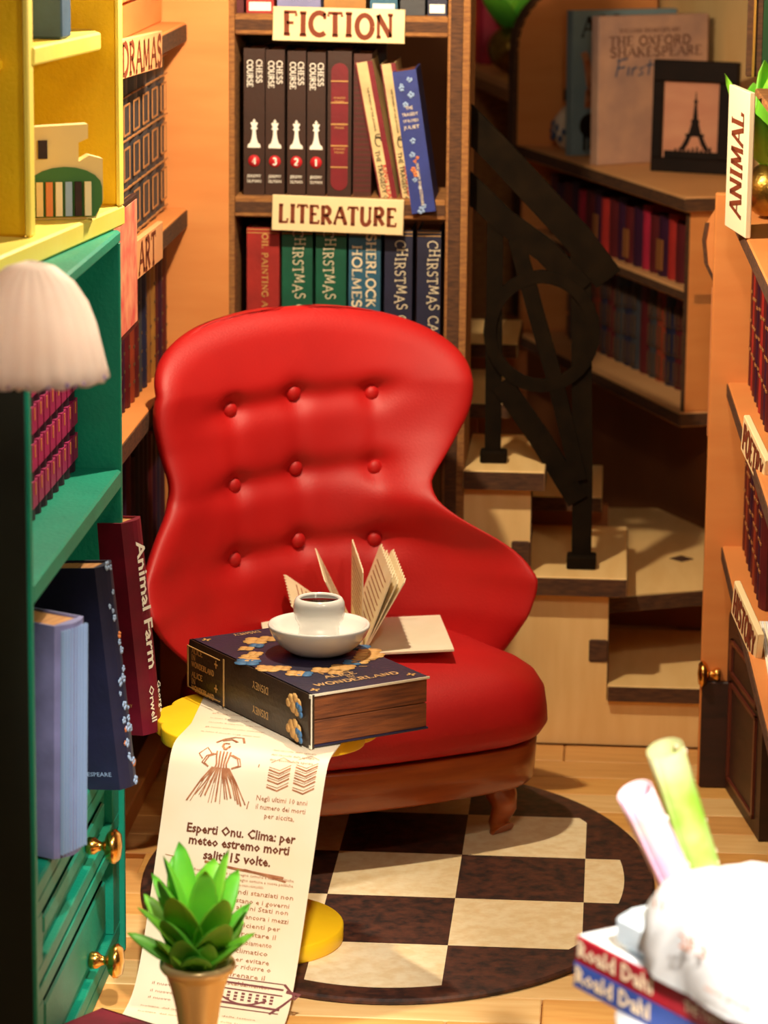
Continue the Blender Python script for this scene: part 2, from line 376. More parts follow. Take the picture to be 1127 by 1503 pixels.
# ------------------------------------------------------------------ books
def book(label, M, t, d, h, cov, group=None, pages=PAGET, deco=None, name='book', bands=None, round_=True, cat='book', label_parts=None):
    """local frame: x = thickness, y = into the shelf, z = up; the spine faces -y"""
    b = thing(name, label, cat, M.translation, M.to_3x3(), group, world=False)
    c = MB(); k = min(.004, t*.12)
    n = 6; r = min(t*.22, .012) if round_ else .0
    sp = [(-t/2+t*i/n, -r*math.sin(math.pi*i/n)) for i in range(n+1)]
    out = sp+[(t/2, d)]+[(t/2-k, d)]+[(t/2-k, k)]+[(-t/2+k, k)]+[(-t/2+k, d)]+[(-t/2, d)]
    # convex pieces: spine slab, two boards
    c.prism(sp+[(t/2, k), (-t/2, k)], h)
    c.box((-t/2, k, 0), (-t/2+k, d, h)); c.box((t/2-k, k, 0), (t/2, d, h))
    c.build('cover', cov, b)
    MB().box((-t/2+k, k, .004), (t/2-k, d-.004, h-.004)).build('page_block', pages, b)
    if bands:
        bm_, zs, hh = bands; q = MB()
        for z in zs:
            q.prism([(x*1.001, y-.0007) for x, y in sp]+[(t/2, .001), (-t/2, .001)], hh, Matrix.Translation((0, 0, z*h)))
        q.build('spine_bands', bm_, b)
    if deco: deco(b, t, d, h, r)
    return b
def spineM(z, r=.0, y=-.0012, flip=False):
    """matrix on the spine face: local x = book x, local y = up"""
    return frame((0, -r*.96+y, z), (1, 0, 0), (0, 0, 1))
def spineV(z, r=.0, x=0.):
    """vertical lettering reading downwards on the spine"""
    return frame((x, -r*.96-.0012, z), (0, 0, -1), (1, 0, 0))
def simple_row(boards, M0, widths, h, d, cols, group, labf, bands=None, jitter=.0, gaps=None, lab0=None):
    """row of upright books; M0 origin at the first spine, x along the row"""
    x = 0.; rr = random.Random(int(h*1000)+len(widths)); out = []
    for i, wd in enumerate(widths):
        hh = h*(1-rr.uniform(0, jitter)); M = M0 @ Matrix.Translation((x+wd/2, rr.uniform(0, .006), 0))
        out.append(book(labf(i), M, wd-.0015, d, hh, cols[i % len(cols)], group, bands=bands(i) if bands else None))
        x += wd
    return out

# ================================================================== FICTION / LITERATURE bookcase
bc = thing('tall_bookcase', 'tall plywood bookcase behind the red armchair with scorched brown edges', 'bookcase', (-.56, 1.2, 0))
YF = 1.10
MB().box((-.815, YF, 0), (-.803, 1.34, 1.85), c=.002).build('side_panel', BURNL, bc)
o = MB().box((-.357, YF, 0), (-.310, 1.34, 1.85), c=.003).build('side_panel', BURNL, bc)
MB().box((-.351, YF-.004, 0), (-.326, YF+.002, 1.85)).build('scorched_strip', BURN, o)
tops = [(1.566, .043), (1.185, .044), (.80, .04), (.42, .04), (.06, .04)]
for z, t in tops: board('shelf', bc, (-.803, YF+.004, z-t), (-.357, 1.33, z), '-y', BURNL)
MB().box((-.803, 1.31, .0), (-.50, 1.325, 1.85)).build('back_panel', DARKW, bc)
Bcol = {k: pal(k, v) for k, v in dict(chess_brown=(58, 27, 12), crimson_cloth=(128, 14, 28), rib_brown=(78, 34, 14), cream_cover=(236, 206, 146), maroon_cover=(132, 14, 30),
        blue_floral=(46, 60, 140), oil_red=(176, 40, 32), xmas_green=(4, 92, 64), holmes_blue=(44, 100, 128), xmas_navy=(34, 34, 62), tan_box=(150, 96, 46),
        plum=(56, 10, 44), slate=(62, 62, 66), ochre=(176, 120, 50), rust=(150, 56, 28), wine=(92, 16, 22), dark_teal=(12, 60, 60), magenta=(176, 12, 92), pink_red=(180, 30, 60),
        navy_cover=(28, 30, 62), lavender=(132, 132, 180), deep_crimson=(126, 4, 40)).items()}
ROSE = mat('red_print_disc', (196, 28, 36), .6)
def pawn(mb, M, s):
    half = [(.0, 1.04), (.025, 1.04), (.025, .99), (.06, .985), (.06, .955), (.025, .95), (.03, .92), (.12, .92), (.13, .88), (.08, .78), (.08, .74), (.12, .72), (.12, .68), (.06, .66), (.065, .52), (.09, .34), (.14, .18), (.22, .12), (.24, .0)]
    for (a0, b0), (a1, b1) in zip(half[:-1], half[1:]):
        if abs(b0-b1) < 1e-6: continue
        mb.add([(-a0*s, b0*s, 0), (a0*s, b0*s, 0), (a1*s, b1*s, 0), (-a1*s, b1*s, 0)], [(0, 3, 2, 1)], False, M)
def chess_deco(num):
    def f(b, t, d, h, r):
        q = MB()
        roman(q, 'CHESS', spineV(h*.845, r, t*.24), .0115, .048, wid=.16, thin=.7)
        roman(q, 'COURSE', spineV(h*.83, r, -t*.2), .0115, .056, wid=.16, thin=.7)
        pawn(q, spineM(h*.325, r), .058)
        sans(q, 'JEREMY', spineM(h*.13, r), .009, t*.68); sans(q, 'SILMAN', spineM(h*.095, r), .009, t*.68)
        q.build('lettering', WHITEP, b)
        dsc = MB().lathe([(0, .0004), (.0125, .0004), (.0125, 0)], 20, spineM(h*.235, r)); dsc.build('numbered_disc', ROSE, b)
        q = MB(); roman(q, num, spineM(h*.235, r, -.0022), .014, wid=.24); q.build('numeral', WHITEP, b)
    return f
def bx(px): return at(px, 200, y=1.13).x
zs = 1.185
for num, x0, x1 in (('4', 357, 389), ('3', 389, 418), ('2', 421, 449), ('1', 450, 478)):
    a, c = bx(x0), bx(x1)
    book('dark brown chess course volume, %s along the shelf from the orange back wall' % ORD[4-int(num)], Matrix.Translation(((a+c)/2, 1.13, zs)), c-a-.002, .16, .30+.002*int(num), Bcol['chess_brown'], 'chess course volumes', deco=chess_deco(num), round_=False)
def crim(b, t, d, h, r):
    q = MB(); hw = t*.36
    pts = [(hw*math.cos(math.radians(a)), h*.86+hw*math.sin(math.radians(a))) for a in range(0, 181, 20)]+[(hw*math.cos(math.radians(a)), h*.10+hw*math.sin(math.radians(a))) for a in range(180, 361, 20)]
    q.prism([(p[0], p[1]) for p in pts], .0015, spineM(0, r, .0)); q.build('spine_panel', Bcol['crimson_cloth'], b)
    q = MB()
    for k in range(5): q.box((-hw, -r-.0035, h*(.20+.148*k)), (hw, -r-.001, h*(.20+.148*k)+.002))
    for k in (.35, .52, .70):
        sans(q, 'SHAKES', spineM(h*(k-.02), r, -.003), .006, t*.5); sans(q, 'PEARE', spineM(h*(k-.045), r, -.003), .006, t*.4)
    q.build('gold_lines', GOLDT, b)
a, c = bx(480), bx(516)
book('dark book with a rounded crimson spine panel beside chess volume one', Matrix.Translation(((a+c)/2, 1.13, zs)), c-a-.002, .16, .305, Bcol['chess_brown'], deco=crim, round_=False)
a, c = bx(517), bx(546)
book('plain ribbed brown book between the crimson panelled one and the leaning cream spines', Matrix.Translation(((a+c)/2, 1.135, zs)), c-a-.004, .15, .30, Bcol['rib_brown'], round_=False, bands=(Bcol['wine'], [k*.036 for k in range(1, 27)], .004))
def lean(px_bot, px_top, ybot, ytop, y, t, d, h):
    p = at(px_bot, ybot, y=y); q = at(px_top, ytop, y=y); u = (q-p).normalized()
    x = Vector((u.z, 0, -u.x))
    M = frame(p, x, Vector((0, 1, 0)))
    for i in range(3): M[i][2] = u[i]
    return M
def lear(b, t, d, h, r):
    q = MB(); q.box((t*.2, -.002, 0), (t*.5, .003, h)); q.box((-t*.5, -.002, 0), (-t*.42, .003, h)); q.build('maroon_stripe', Bcol['maroon_cover'], b)
    q = MB(); sans(q, 'THE TRAGEDY OF', spineV(h*.22, 0, -t*.18), .014, h*.36, .01); sans(q, 'THE WORKS OF THE AUTHOR', spineV(h*.68, 0, -t*.05), .007, h*.3)
    strokes(q, [(1, arc(0, 0, t*.18, t*.3, 0, 300)), (1, arc(t*.05, t*.3, t*.16, t*.12, 40, 330))], spineM(h*.46, 0), .002)
    q.build('black_lettering', mat('black_ink', (30, 20, 16), .7), b)
    q = MB(); sans(q, 'KING LEAR', spineV(h*.17, 0, t*.1), .015, h*.26, .012); q.build('red_lettering', ROSE, b)
book('leaning cream and maroon tragedy book, the one showing its whole spine', lean(573, 532, 306, 82, 1.12, .036, .15, .31), .036, .15, .312, Bcol['cream_cover'], 'leaning tragedy books', deco=lear, round_=False)
book('leaning cream and maroon tragedy book half hidden behind the blue floral one', lean(603, 567, 308, 80, 1.125, .032, .15, .30), .032, .15, .31, Bcol['cream_cover'], 'leaning tragedy books', deco=lear, round_=False)
def flor(seed, n_, cols, zr=(0, 1)):
    def f(b, t, d, h, r):
        rr = random.Random(seed)
        for ci, cm in enumerate(cols):
            q = MB()
            for k in range(n_):
                z = h*(zr[0]+(zr[1]-zr[0])*rr.random()); x = rr.uniform(-.24, .24)*t; s = rr.uniform(.003, .007)
                for j in range(5):
                    a = j*1.257+rr.random(); q.lathe([(0, .0006+ci*.0003), (s*.55, .0005), (s*.55, 0)], 6, spineM(z+math.sin(a)*s*.7, r*math.sin(math.pi*(.5+x/t))/.96-.0008) @ Matrix.Translation((x+math.cos(a)*s*.7, 0, 0)))
            q.build('floral_print', cm, b)
    return f
PB = mat('pale_blue_print', (150, 176, 214), .6); PO = mat('orange_print', (220, 130, 70), .6)
def bluedeco(b, t, d, h, r):
    flor(4, 11, [PB])(b, t, d, h, r); flor(9, 4, [PO], (.25, .5))(b, t, d, h, r)
    q = MB()
    for i, s in enumerate(('THE', 'TRAGEDY', 'OF ROMEO', 'JULIET')): sans(q, s, spineM(h*(.74-.045*i), r, -.003), .010, t*(.3 if i == 0 else .66))
    sans(q, 'WILLIAM SHAKESPEARE', spineV(h*.2, r, .0), .009, h*.3); q.build('lettering', CREAMP, b)
book('blue floral book leaning forward at the right end of the shelf', lean(622, 592, 312, 98, 1.075, .05, .16, .3), .05, .15, .298, Bcol['blue_floral'], deco=bluedeco, pages=PAGEW, round_=False)
# lower row
def vertical(txt, m, hh, wfr, x=0., zc=.5, kind='roman'):
    def f(b, t, d, h, r):
        q = MB()
        if kind == 'roman': roman(q, txt, spineV(h*zc, r, x*t), hh, h*wfr, wid=.2, thin=.5, sp=.12)
        else:
            M = spineV(h*zc, r, x*t); roman(q, txt, M, hh, h*wfr, wid=.09, thin=1., sp=.16, sway=.14)
        q.build('lettering', m, b)
    return f
def holmes(b, t, d, h, r):
    q = MB(); roman(q, 'SHERLOCK', spineV(h*.72, r, t*.2), .019, h*.5, wid=.2, thin=.5); roman(q, 'HOLMES', spineV(h*.68, r, -t*.24), .019, h*.42, wid=.2, thin=.5); q.build('lettering', CREAMP, b)
zs2 = .80; zt = 1.118
low = [(361, 411, 'oil_red', 'faded red oil painting book under the literature sign', vertical('OIL PAINTING APPRECIATION', GOLDT, .012, .92, .06)),
       (413, 460, 'xmas_green', 'green festive book nearer the faded red oil painting book', vertical('CHIRSTMAS CAROL', CREAMP, .021, .78, .06, .60, 'hand')),
       (463, 510, 'xmas_green', 'green festive book touching the blue detective book', vertical('CHIRSTMAS CAROL', CREAMP, .021, .78, -.05, .60, 'hand')),
       (512, 561, 'holmes_blue', 'grey blue detective story book with large cream title', holmes),
       (565, 608, 'xmas_navy', 'navy festive book next to the grey blue detective book', vertical('CHIRSTMAS CAROL', CREAMP, .021, .78, .1, .54, 'hand')),
       (613, 650, 'xmas_navy', 'navy festive book at the end beside the bookcase post', vertical('CHIRSTMAS CAROL', CREAMP, .021, .78, .2, .54, 'hand'))]
for x0, x1, c, lb, dc in low:
    a, e = bx(x0), bx(x1)
    book(lb, Matrix.Translation(((a+e)/2, 1.135, zs2)), e-a-.003, .15, .315, Bcol[c], 'literature shelf books', deco=dc, bands=(GOLDT, [.962, .985], .0015), round_=False)
# top row, only the feet of the books in view
for x0, x1, c, lb in ((346, 358, 'wine', 'narrow wine book at the left end above the fiction sign'), (360, 402, 'oil_red', 'red and white book with a barcode above the fiction sign'), (405, 470, 'lavender', 'lavender book standing above the word fiction'),
                      (473, 536, 'ochre', 'ochre book standing above the fiction sign'), (540, 582, 'holmes_blue', 'blue grey book above the end of the fiction sign'), (584, 622, 'slate', 'grey speckled book on the top shelf'), (624, 654, 'xmas_navy', 'pale patterned blue book beside the post on the top shelf')):
    a, e = bx(x0), bx(x1)
    def pale(b, t, d, h, r, w_=(x0 in (360, 540, 624))):
        if w_: MB().box((-t*.4, -.0022, h*.02), (t*.4, .001, h*.09)).build('white_panel', WHITEP, b)
    book(lb, Matrix.Translation(((a+e)/2, 1.135, 1.566)), e-a-.003, .15, .26, Bcol[c], 'top shelf books', deco=pale, round_=False)
def signpx(label, word, x0, y0, x1, y1, yy, lh, lw, **k):
    p = at((x0+x1)/2, (y0+y1)/2, y=yy); a = at(x0, (y0+y1)/2, y=yy); b = at(x1, (y0+y1)/2, y=yy); c = at(x0, y0, y=yy); d = at(x0, y1, y=yy)
    sign(label, word, frame(p, (1, 0, k.pop('tilt', 0.)), (0, 0, 1)), abs(b.x-a.x), abs(d.z-c.z), lh, lw, **k)
signpx('cream sign lettered FICTION on the upper shelf edge of the tall bookcase', 'FICTION', 400, 12, 594, 62, 1.092, .046, .228, tilt=-.012, sway=.04)
signpx('cream sign lettered LITERATURE on the middle shelf edge behind the armchair', 'LITERATURE', 399, 290, 592, 342, 1.092, .036, .248, tilt=-.022, sway=.03)

# ================================================================== left wall shelves
lw = thing('orange_bookshelf', 'orange plywood wall shelving between the green cabinet and the tall bookcase', 'bookshelf', (-1.03, .4, 0))
XS = -.905; Y0 = -.18
for z in (1.548, 1.159, .832, .44): board('shelf', lw, (-1.10, Y0, z-.041), (XS, 1.095, z), '+x', PEACH)
MB().box((-1.10, Y0, 0), (-.93, 1.095, .05), c=.003).build('plinth', PEACH, lw)
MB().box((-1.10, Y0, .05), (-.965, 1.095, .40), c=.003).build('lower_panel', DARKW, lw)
MB().box((-1.10, Y0, 1.62), (-.945, 1.095, 1.66), c=.003).build('upper_rail', PEACH, lw)
MB().box((-1.10, Y0, 1.548), (-.955, 1.095, 1.615), c=.003).build('upper_rail', PEACH, lw)
# books face +x: row runs along +y
def sideM(x, y, z): return frame((x, y, z), (0, 1, 0), (-1, 0, 0))
def gframe(b, t, d, h, r):
    q = MB(); GOLDT = mat('copper_print', (176, 118, 66), .6)
    for z0, z1 in ((.07, .27), (.36, .55), (.62, .80)):
        w_ = t*.30; y = -r-.0024; e = .0035
        for lo, hi in (((-w_, z0*h), (-w_+e, z1*h)), ((w_-e, z0*h), (w_, z1*h)), ((-w_, z0*h), (w_, z0*h+e)), ((-w_, z1*h-e), (w_, z1*h))):
            q.box((lo[0], y+.001, lo[1]), (hi[0], y+.003, hi[1]))
    for z in (.02, .31, .59, .84, .96): q.box((-t*.45, -r-.0015, z*h), (t*.45, -r+.002, z*h+.003))
    q.build('gold_frames', GOLDT, b)
ns = 7; yw = .125
proto = None
for i in range(ns):
    M = sideM(-.955, 1.09-yw*(i+.5), 1.160)
    M = M @ Matrix.Scale(1, 4)
    if proto is None:
        proto = book('slate book with gold framed spine on the drama shelf, nearest the back wall', M, yw-.003, .12, .335, Bcol['slate'], 'gold framed drama books', deco=gframe)
    else: dupe(proto, M, 'slate book with gold framed spine on the drama shelf, %s from the back wall' % ORD[i])
cols2 = [Bcol[k] for k in ('wine', 'plum', 'wine', 'ochre', 'tan_box', 'xmas_navy', 'slate', 'wine', 'rust')]
def cap(i, s): return s
names2 = ['wine red', 'plum', 'wine red', 'ochre', 'tan', 'navy', 'slate', 'wine red', 'rust']
y = 1.09
for i in range(12):
    wd = (.06, .058, .046, .064)[i % 4]
    def sd(b, t, d, h, r, i=i):
        q = MB()
        for k in range(5 if i % 2 else 3): q.box((-t*.12, -r-.0004, h*(.15+.14*k)), (t*.12, -r+.002, h*(.15+.14*k)+.006))
        q.build('gold_lines', mat('dull_gold_print', (88, 60, 34), .6), b)
    book('%s book on the art shelf of the left wall, %s from the back wall' % (names2[i % 9], ORD[i]), sideM(-.955, y-wd/2, .833), wd-.002, .12, .27-.01*(i % 3), cols2[i % 9], 'art shelf books', deco=sd); y -= wd
y = 1.09; c3 = [Bcol[k] for k in ('plum', 'xmas_navy', 'plum', 'wine', 'plum')]
for i in range(11):
    wd = (.066, .054, .06)[i % 3]
    book('dark book in deep shade behind the armchair, %s from the back wall' % ORD[i], sideM(-.96, y-wd/2, .441), wd-.002, .11, .31-.012*(i % 4), c3[i % 5], 'shaded books behind the armchair', round_=True); y -= wd
# signs on the +x edges
def signx(label, word, xpl, p0, p1, hz, lh, lw_, **k):
    a = at(*p0, x=xpl); b = at(*p1, x=xpl); c = (a+b)/2
    sign(label, word, frame(c, (0, (b-a).y, (b-a).z), (0, 0, 1)), (b-a).length, hz, lh, lw_, **k)
a = at(183, 92, x=-.899); b = at(238, 70, x=-.899)
PK = mat('peach_sign_board', (238, 170, 112), .6, (232, 160, 104), 6)
signx('orange tinted sign lettered DRAMAS on the left wall shelf', 'DRAMAS', -.899, (178, 88), (238, 72), .072, .055, .50, m=PK)
signx('orange tinted sign lettered ART on the left wall shelf', 'ART', -.899, (192, 390), (239, 352), .075, .058, .22, m=PK)
# framed pink print
c0 = at(199, 478, x=-.893); c1 = at(191, 300, x=-.893)
pf = thing('framed_print', 'pink and orange print in a dark thin frame beside the ART sign', 'picture', (-.893, c0.y-.12, c0.z))
MB().box((-.899, c0.y-.30, c0.z), (-.889, c0.y, c0.z+.25), c=.002).build('frame', DARKW, pf)
MB().box((-.891, c0.y-.29, c0.z+.012), (-.8875, c0.y-.010, c0.z+.24)).build('print', mat('pink_marble_print', (240, 160, 120), .6, (220, 90, 80), 22), pf)

# ================================================================== green cabinet with yellow top
XG = -.836; YA, YB = -.245, -1.115   # far and near ends
gc = thing('green_cabinet', 'green painted shelf cabinet with drawers and brass knobs at the left', 'cabinet', (XG-.13, (YA+YB)/2, 0))
XB = XG-.26
MB().box((XB, YA-.016, .0), (XG, YA, 1.27), c=.004).build('side_panel', GREEN, gc)
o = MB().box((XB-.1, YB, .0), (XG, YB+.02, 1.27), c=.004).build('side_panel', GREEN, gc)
MB().box((XB-.3, YB-.006, .0), (XG-.006, YB, 1.262)).build('shade_facing', DGREEN, o)['label'] = 'outer face of the cabinet side with its shade painted in dark olive'  # unlit outer face: its shade is put into the dark olive colour
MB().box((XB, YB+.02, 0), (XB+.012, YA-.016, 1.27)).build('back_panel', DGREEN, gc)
for z, t, x in ((1.288, .022, XG), (.877, .034, XG), (.405, .03, XG-.006)):
    MB().box((XB, YB+.02 if z < 1.2 else YB, z-t), (x, YA-.016 if z < 1.2 else YA, z), c=.004).build('shelf', GREEN, gc)
MB().box((XB, YB+.02, .0), (XG-.01, YA-.016, .03), c=.003).build('bottom_board', GREEN, gc)
knob_prof = [(0, 0), (.012, 0), (.015, .004), (.014, .014), (.009, .020), (.007, .026), (.010, .030), (.022, .034), (.029, .042), (.029, .048), (.022, .056), (0, .059)]
for (z0, z1, ky, kz) in ((.238, .372, -.585, .306), (.034, .230, -.57, .10)):
    y0, y1 = YB+.026, YA-.022
    d = MB().box((XG-.045, y0, z0), (XG-.022, y1, z1), c=.003).build('drawer', GREEN, gc)
    q = MB(); fw = .032
    q.box((XG-.024, y0, z0), (XG-.008, y1, z0+fw*.8), c=.002); q.box((XG-.024, y0, z1-fw*.8), (XG-.008, y1, z1), c=.002)
    q.box((XG-.024, y0, z0+fw*.8), (XG-.008, y0+fw*2.2, z1-fw*.8), c=.002); q.box((XG-.024, y1-fw*2.2, z0+fw*.8), (XG-.008, y1, z1-fw*.8), c=.002)
    q.build('drawer_frame', GREEN, d)
    MB().box((XG-.024, y0+.12, z0+.052), (XG-.014, y1-.12, z1-.052), c=.004).build('raised_panel', GREEN, d)
    MB().lathe(knob_prof, 24, frame((XG-.012, ky, kz), (0, 1, 0), (0, 0, 1))).build('knob', BRASS, d)
# magenta book rows inside the cabinet
def mag(b, t, d, h, r):
    q = MB()
    for z in (.06, .24, .42, .60): q.box((-t*.46, -r-.001, h*z), (t*.46, -r*.3, h*(z+.13)))
    q.build('magenta_bands', Bcol['magenta'], b)
    q = MB()
    for z in (.12, .30, .48, .66): q.box((-t*.07, -r-.002, h*z), (t*.07, -r, h*(z+.06)))
    q.build('orange_lines', PO, b)
y = YA-.02; pr0 = None
for i in range(13):
    M = sideM(XG-.085, y-.025, .878)
    if pr0 is None: pr0 = book('magenta banded plum book in the green cabinet, first from its far side', M, .048, .13, .335, Bcol['plum'], 'magenta banded books in the green cabinet', deco=mag)
    else: dupe(pr0, M, 'magenta banded plum book in the green cabinet, %s from its far side' % ORD[i])
    y -= .0545
# three leaning books
def coverbook(label, p_bot, p_top, y, t, d, h, cov, deco, yaw=0., tilt=0., pages=PAGET, spine=None):
    """book whose front cover faces the camera; spine faces +x"""
    u = (p_top-p_bot).normalized(); xx = Vector((math.cos(yaw), math.sin(yaw), 0))
    n = Vector((-math.sin(yaw), math.cos(yaw), 0))   # away from camera
    # book local: x thickness -> n, y into shelf -> -xx, z -> u
    M = frame(p_bot, n, -xx)
    into = u.cross(n).normalized()
    for i in range(3): M[i][1] = into[i]; M[i][2] = u[i]; M[i][0] = n[i]
    return book(label, M, t, d, h, cov, 'books leaning out of the green cabinet', pages=pages, deco=deco, round_=True)
def farm(b, t, d, h, r):
    q = MB(); sans(q, 'Animal Farm', spineV(h*.60, r, t*.02), .036, h*.60, .022); sans(q, 'George', spineV(h*.16, r, t*.24), .014, h*.15, .01); sans(q, 'Orwell', spineV(h*.14, r, -t*.16), .022, h*.17, .015)
    q.build('lettering', WHITEP, b)
    q = MB(); sans(q, 'A FAIRY STORY', frame((-t/2-.001, .045, h*.14), (0, -1, 0), (0, 0, 1)), .008, .06); q.build('cover_lettering', GOLDT, b)
pb = at(224, 1073, z=.41)
coverbook('crimson book lettered Animal Farm leaning out of the green cabinet', pb, at(184, 772, y=pb.y), -.45, .062, .15, .378, Bcol['deep_crimson'], farm, yaw=-.42)
def navyd(b, t, d, h, r):
    flor(14, 26, [PB])(b, t, d, h, r); flor(19, 4, [PO])(b, t, d, h, r)
    q = MB(); sans(q, 'SHAKESPEARE', frame((-t/2-.001, .05, h*.07), (0, -1, 0), (0, 0, 1)), .010, .075); q.build('cover_lettering', PB, b)
pb = at(188, 1152, z=.41)
coverbook('navy book with floral blue spine leaning out between crimson and lavender books', pb, at(146, 845, y=pb.y), -.6, .06, .16, .375, Bcol['navy_cover'], navyd, yaw=-.30)
def lavd(b, t, d, h, r):
    q = MB()
    for k in range(9): q.box((-t*.42+t*.1*k, -r-.002, h*.02), (-t*.42+t*.1*k+.0015, -r+.004, h*.98))
    q.build('pale_lines', PB, b)
pb = at(100, 1252, z=.41)
coverbook('lavender book nearest the dark side of the green cabinet', pb, at(103, 925, y=pb.y), -.8, .075, .15, .370, Bcol['lavender'], lavd, yaw=-.45)

# yellow cabinet: turned a few degrees
ya = math.radians(-7.5); YR_ = YR(ya)
yo = Vector((-.838, -.205, 1.289))
yc = thing('yellow_cabinet', 'bright yellow painted shelf unit standing on the green cabinet', 'cabinet', yo, YR_, world=False)
# local: origin far front bottom corner, +x out, -y towards the camera
MB().box((-.30, -1.02, .0), (.0, .012, .036), c=.004).build('base_board', YELP, yc)
MB().box((-.28, -.018, .036), (-.006, .004, .62), c=.004).build('side_panel', YEL, yc)
MB().box((-.006, -.020, .036), (.0, .006, .62), c=.002).build('front_edge', YELP, yc)
MB().box((-.29, -1.0, .036), (-.278, -.018, .62)).build('back_panel', YEL, yc)
Mi_ = (Matrix.Translation(yo) @ YR_.to_4x4()).inverted()
def ylp(px, py, z): return Mi_ @ at(px, py, z=z)
f_ = ylp(48, 347, yo.z+.036)
MB().box((f_.x-.30, f_.y-.018, .036), (f_.x-.006, f_.y, .62), c=.005).build('divider_panel', YEL, yc)
MB().box((f_.x-.006, f_.y-.022, .036), (f_.x+.004, f_.y+.004, .62), c=.004).build('divider_edge', YELP, yc)
zp = at(18, 110, y=-.66).z-yo.z
MB().box((f_.x-.14, f_.y-.06, zp), (f_.x-.038, f_.y-.018, zp+.028), c=.008).build('peg', YEL, yc)
zsh = at(148, 74, y=-.29).z; A1 = ylp(50, 97, zsh); B1 = ylp(148, 74, zsh)
q = MB(); q.prism([(A1.x, A1.y), (B1.x, B1.y), (B1.x-.05, B1.y+.10), (A1.x-.1, B1.y+.10), (A1.x-.1, A1.y)], .030, Matrix.Translation((0, 0, zsh-yo.z))); o = q.build('shelf', YELP, yc)
md = o.modifiers.new('b', 'BEVEL'); md.width = .004; md.segments = 2
ZS2 = zsh+.031
# ornament in the yellow cabinet: cream cut-out with green arch and striped books
Mo = Matrix.Translation(yo) @ YR_.to_4x4()
def yl(x, y, z): return Mo @ Vector((x, y, z))
orn = thing('cream_ornament', 'cream cut-out ornament with a green arch of striped book spines in the yellow cabinet', 'ornament', at(101, 318, z=yo.z+.037), YR(.1), world=False)
OC = mat('cream_ornament_paint', (236, 206, 140), .6); OG = mat('green_ornament_paint', (60, 112, 50), .6)
q = MB(); M = frame((0, 0, 0), (1, .25, 0), (0, 0, 1))
q.prism([(-.10, 0), (.04, 0), (.052, .03), (.052, .098), (.03, .104), (.012, .094), (.012, .125), (.028, .132), (.028, .155), (-.10, .15)], .03, M); q.build('cut_out_body', OC, orn)
q = MB(); q.prism([(-.09, .004), (.038, .004), (.05, .025)]+[(-.012+.062*math.cos(a), .052+.034*math.sin(a)) for a in [k*math.pi/10 for k in range(0, 11)]]+[(-.09, .052)], .004, M @ Matrix.Translation((0, 0, .03))); q.build('green_arch', OG, orn)
for k, cm in enumerate((OC, PO, CREAMP, PB, DARKW, CREAMP)):
    MB().box((-.06+.016*k, .006, .034), (-.06+.016*k+.011, .062, .04), M).build('striped_spine', cm, orn)
MB().box((-.055, .10, .030), (-.04, .13, .034), M).build('slot', DARKW, orn)
pot = thing('blue_box', 'blue box with an orange top on the upper shelf of the yellow cabinet', 'box', at(72, 56, z=ZS2), YR_, world=False)
MB().box((-.05, -.02, 0), (.028, .03, .075), c=.004).build('box_body', pal('dusty_blue', (62, 98, 130)), pot)
MB().ball((-.02, 0, .095), .045, sc=(1, .7, .6)).build('orange_top', mat('orange_cream', (236, 190, 120), .5, (200, 100, 60), 20), pot)

# ================================================================== stairs
st = thing('winding_staircase', 'pale plywood winding staircase with scorched brown edges behind the armchair', 'staircase', (-.05, 1.3, 0))
YS = 1.12
P = [(-.312, 0), (.32, 0), (.32, .10), (.006, .10), (.006, .336), (-.166, .336), (-.166, .566), (-.312, .566)]
Mx = frame((0, YS, 0), (1, 0, 0), (0, 0, 1))   # local z -> -y
q = MB()
for lo, hi in (((-.31, 0), (.42, .10)), ((-.31, .10), (.006, .336)), ((-.31, .336), (-.166, .566))): q.box((lo[0], YS, lo[1]), (hi[0], YS+.02, hi[1]))
o = q.build('stringer', STEP, st)
MB().box((.0062, YS+.001, .14), (.0085, YS+.02, .336)).build('scorched_edge', BURN, o)
MB().box((-.1658, YS+.001, .38), (-.1635, YS+.02, .566)).build('scorched_edge', BURN, o)
for x0, x1, z0, z1 in ((-.034, .006, .185, .236), (-.206, -.166, .392, .450)): MB().box((x0, YS-.003, z0), (x1, YS+.01, z1), c=.003).build('joint_tab', BURN, o)
def tread(lo, hi, sides='-y'):
    t = MB().box(lo, hi, c=.002).build('tread', STEP, st)
    MB().box((lo[0]+.001, lo[1]-.002, lo[2]+.001), (hi[0]-.001, lo[1]+.004, hi[2]-.003)).build('scorched_edge', BURN, t)
    MB().box((hi[0]-.002, lo[1]+.001, lo[2]+.001), (hi[0]+.0015, hi[1]-.001, hi[2]-.003)).build('scorched_edge', BURN, t)
    return t
tread((.008, 1.105, .102), (.30, 1.60, .138))
tread((-.176, 1.09, .338), (.044, 1.60, .380))
tread((-.311, 1.09, .567), (-.137, 1.50, .609))
tread((-.30, 1.52, .43), (-.015, 1.88, .465))
tread((-.35, 1.42, .66), (-.225, 1.85, .695))
tread((-.40, 1.75, .74), (-.22, 2.1, .775))
# angled tread
a = at(880, 879, z=.315); b = at(1062, 864, z=.315)
t = MB().prism([(a.x-.06, a.y), (b.x, b.y), (b.x+.04, 1.75), (.12, 2.1), (a.x-.06, 2.1)], .036, Matrix.Translation((0, 0, .279))); t = t.build('tread', STEP, st)
q = MB(); u = (b-a).normalized(); q.box((-.06, -.002, .002), ((b-a).length, .004, .034), frame((a.x, a.y, .279), u, (-u.y, u.x, 0))); q.build('scorched_edge', BURN, t)
h = at(1000, 820, z=.3155)
MB().prism([(-.028, 0), (0, -.032), (.028, 0), (0, .032)], .001, Matrix.Translation((h.x, h.y, .315))).build('slot', BURN, t)
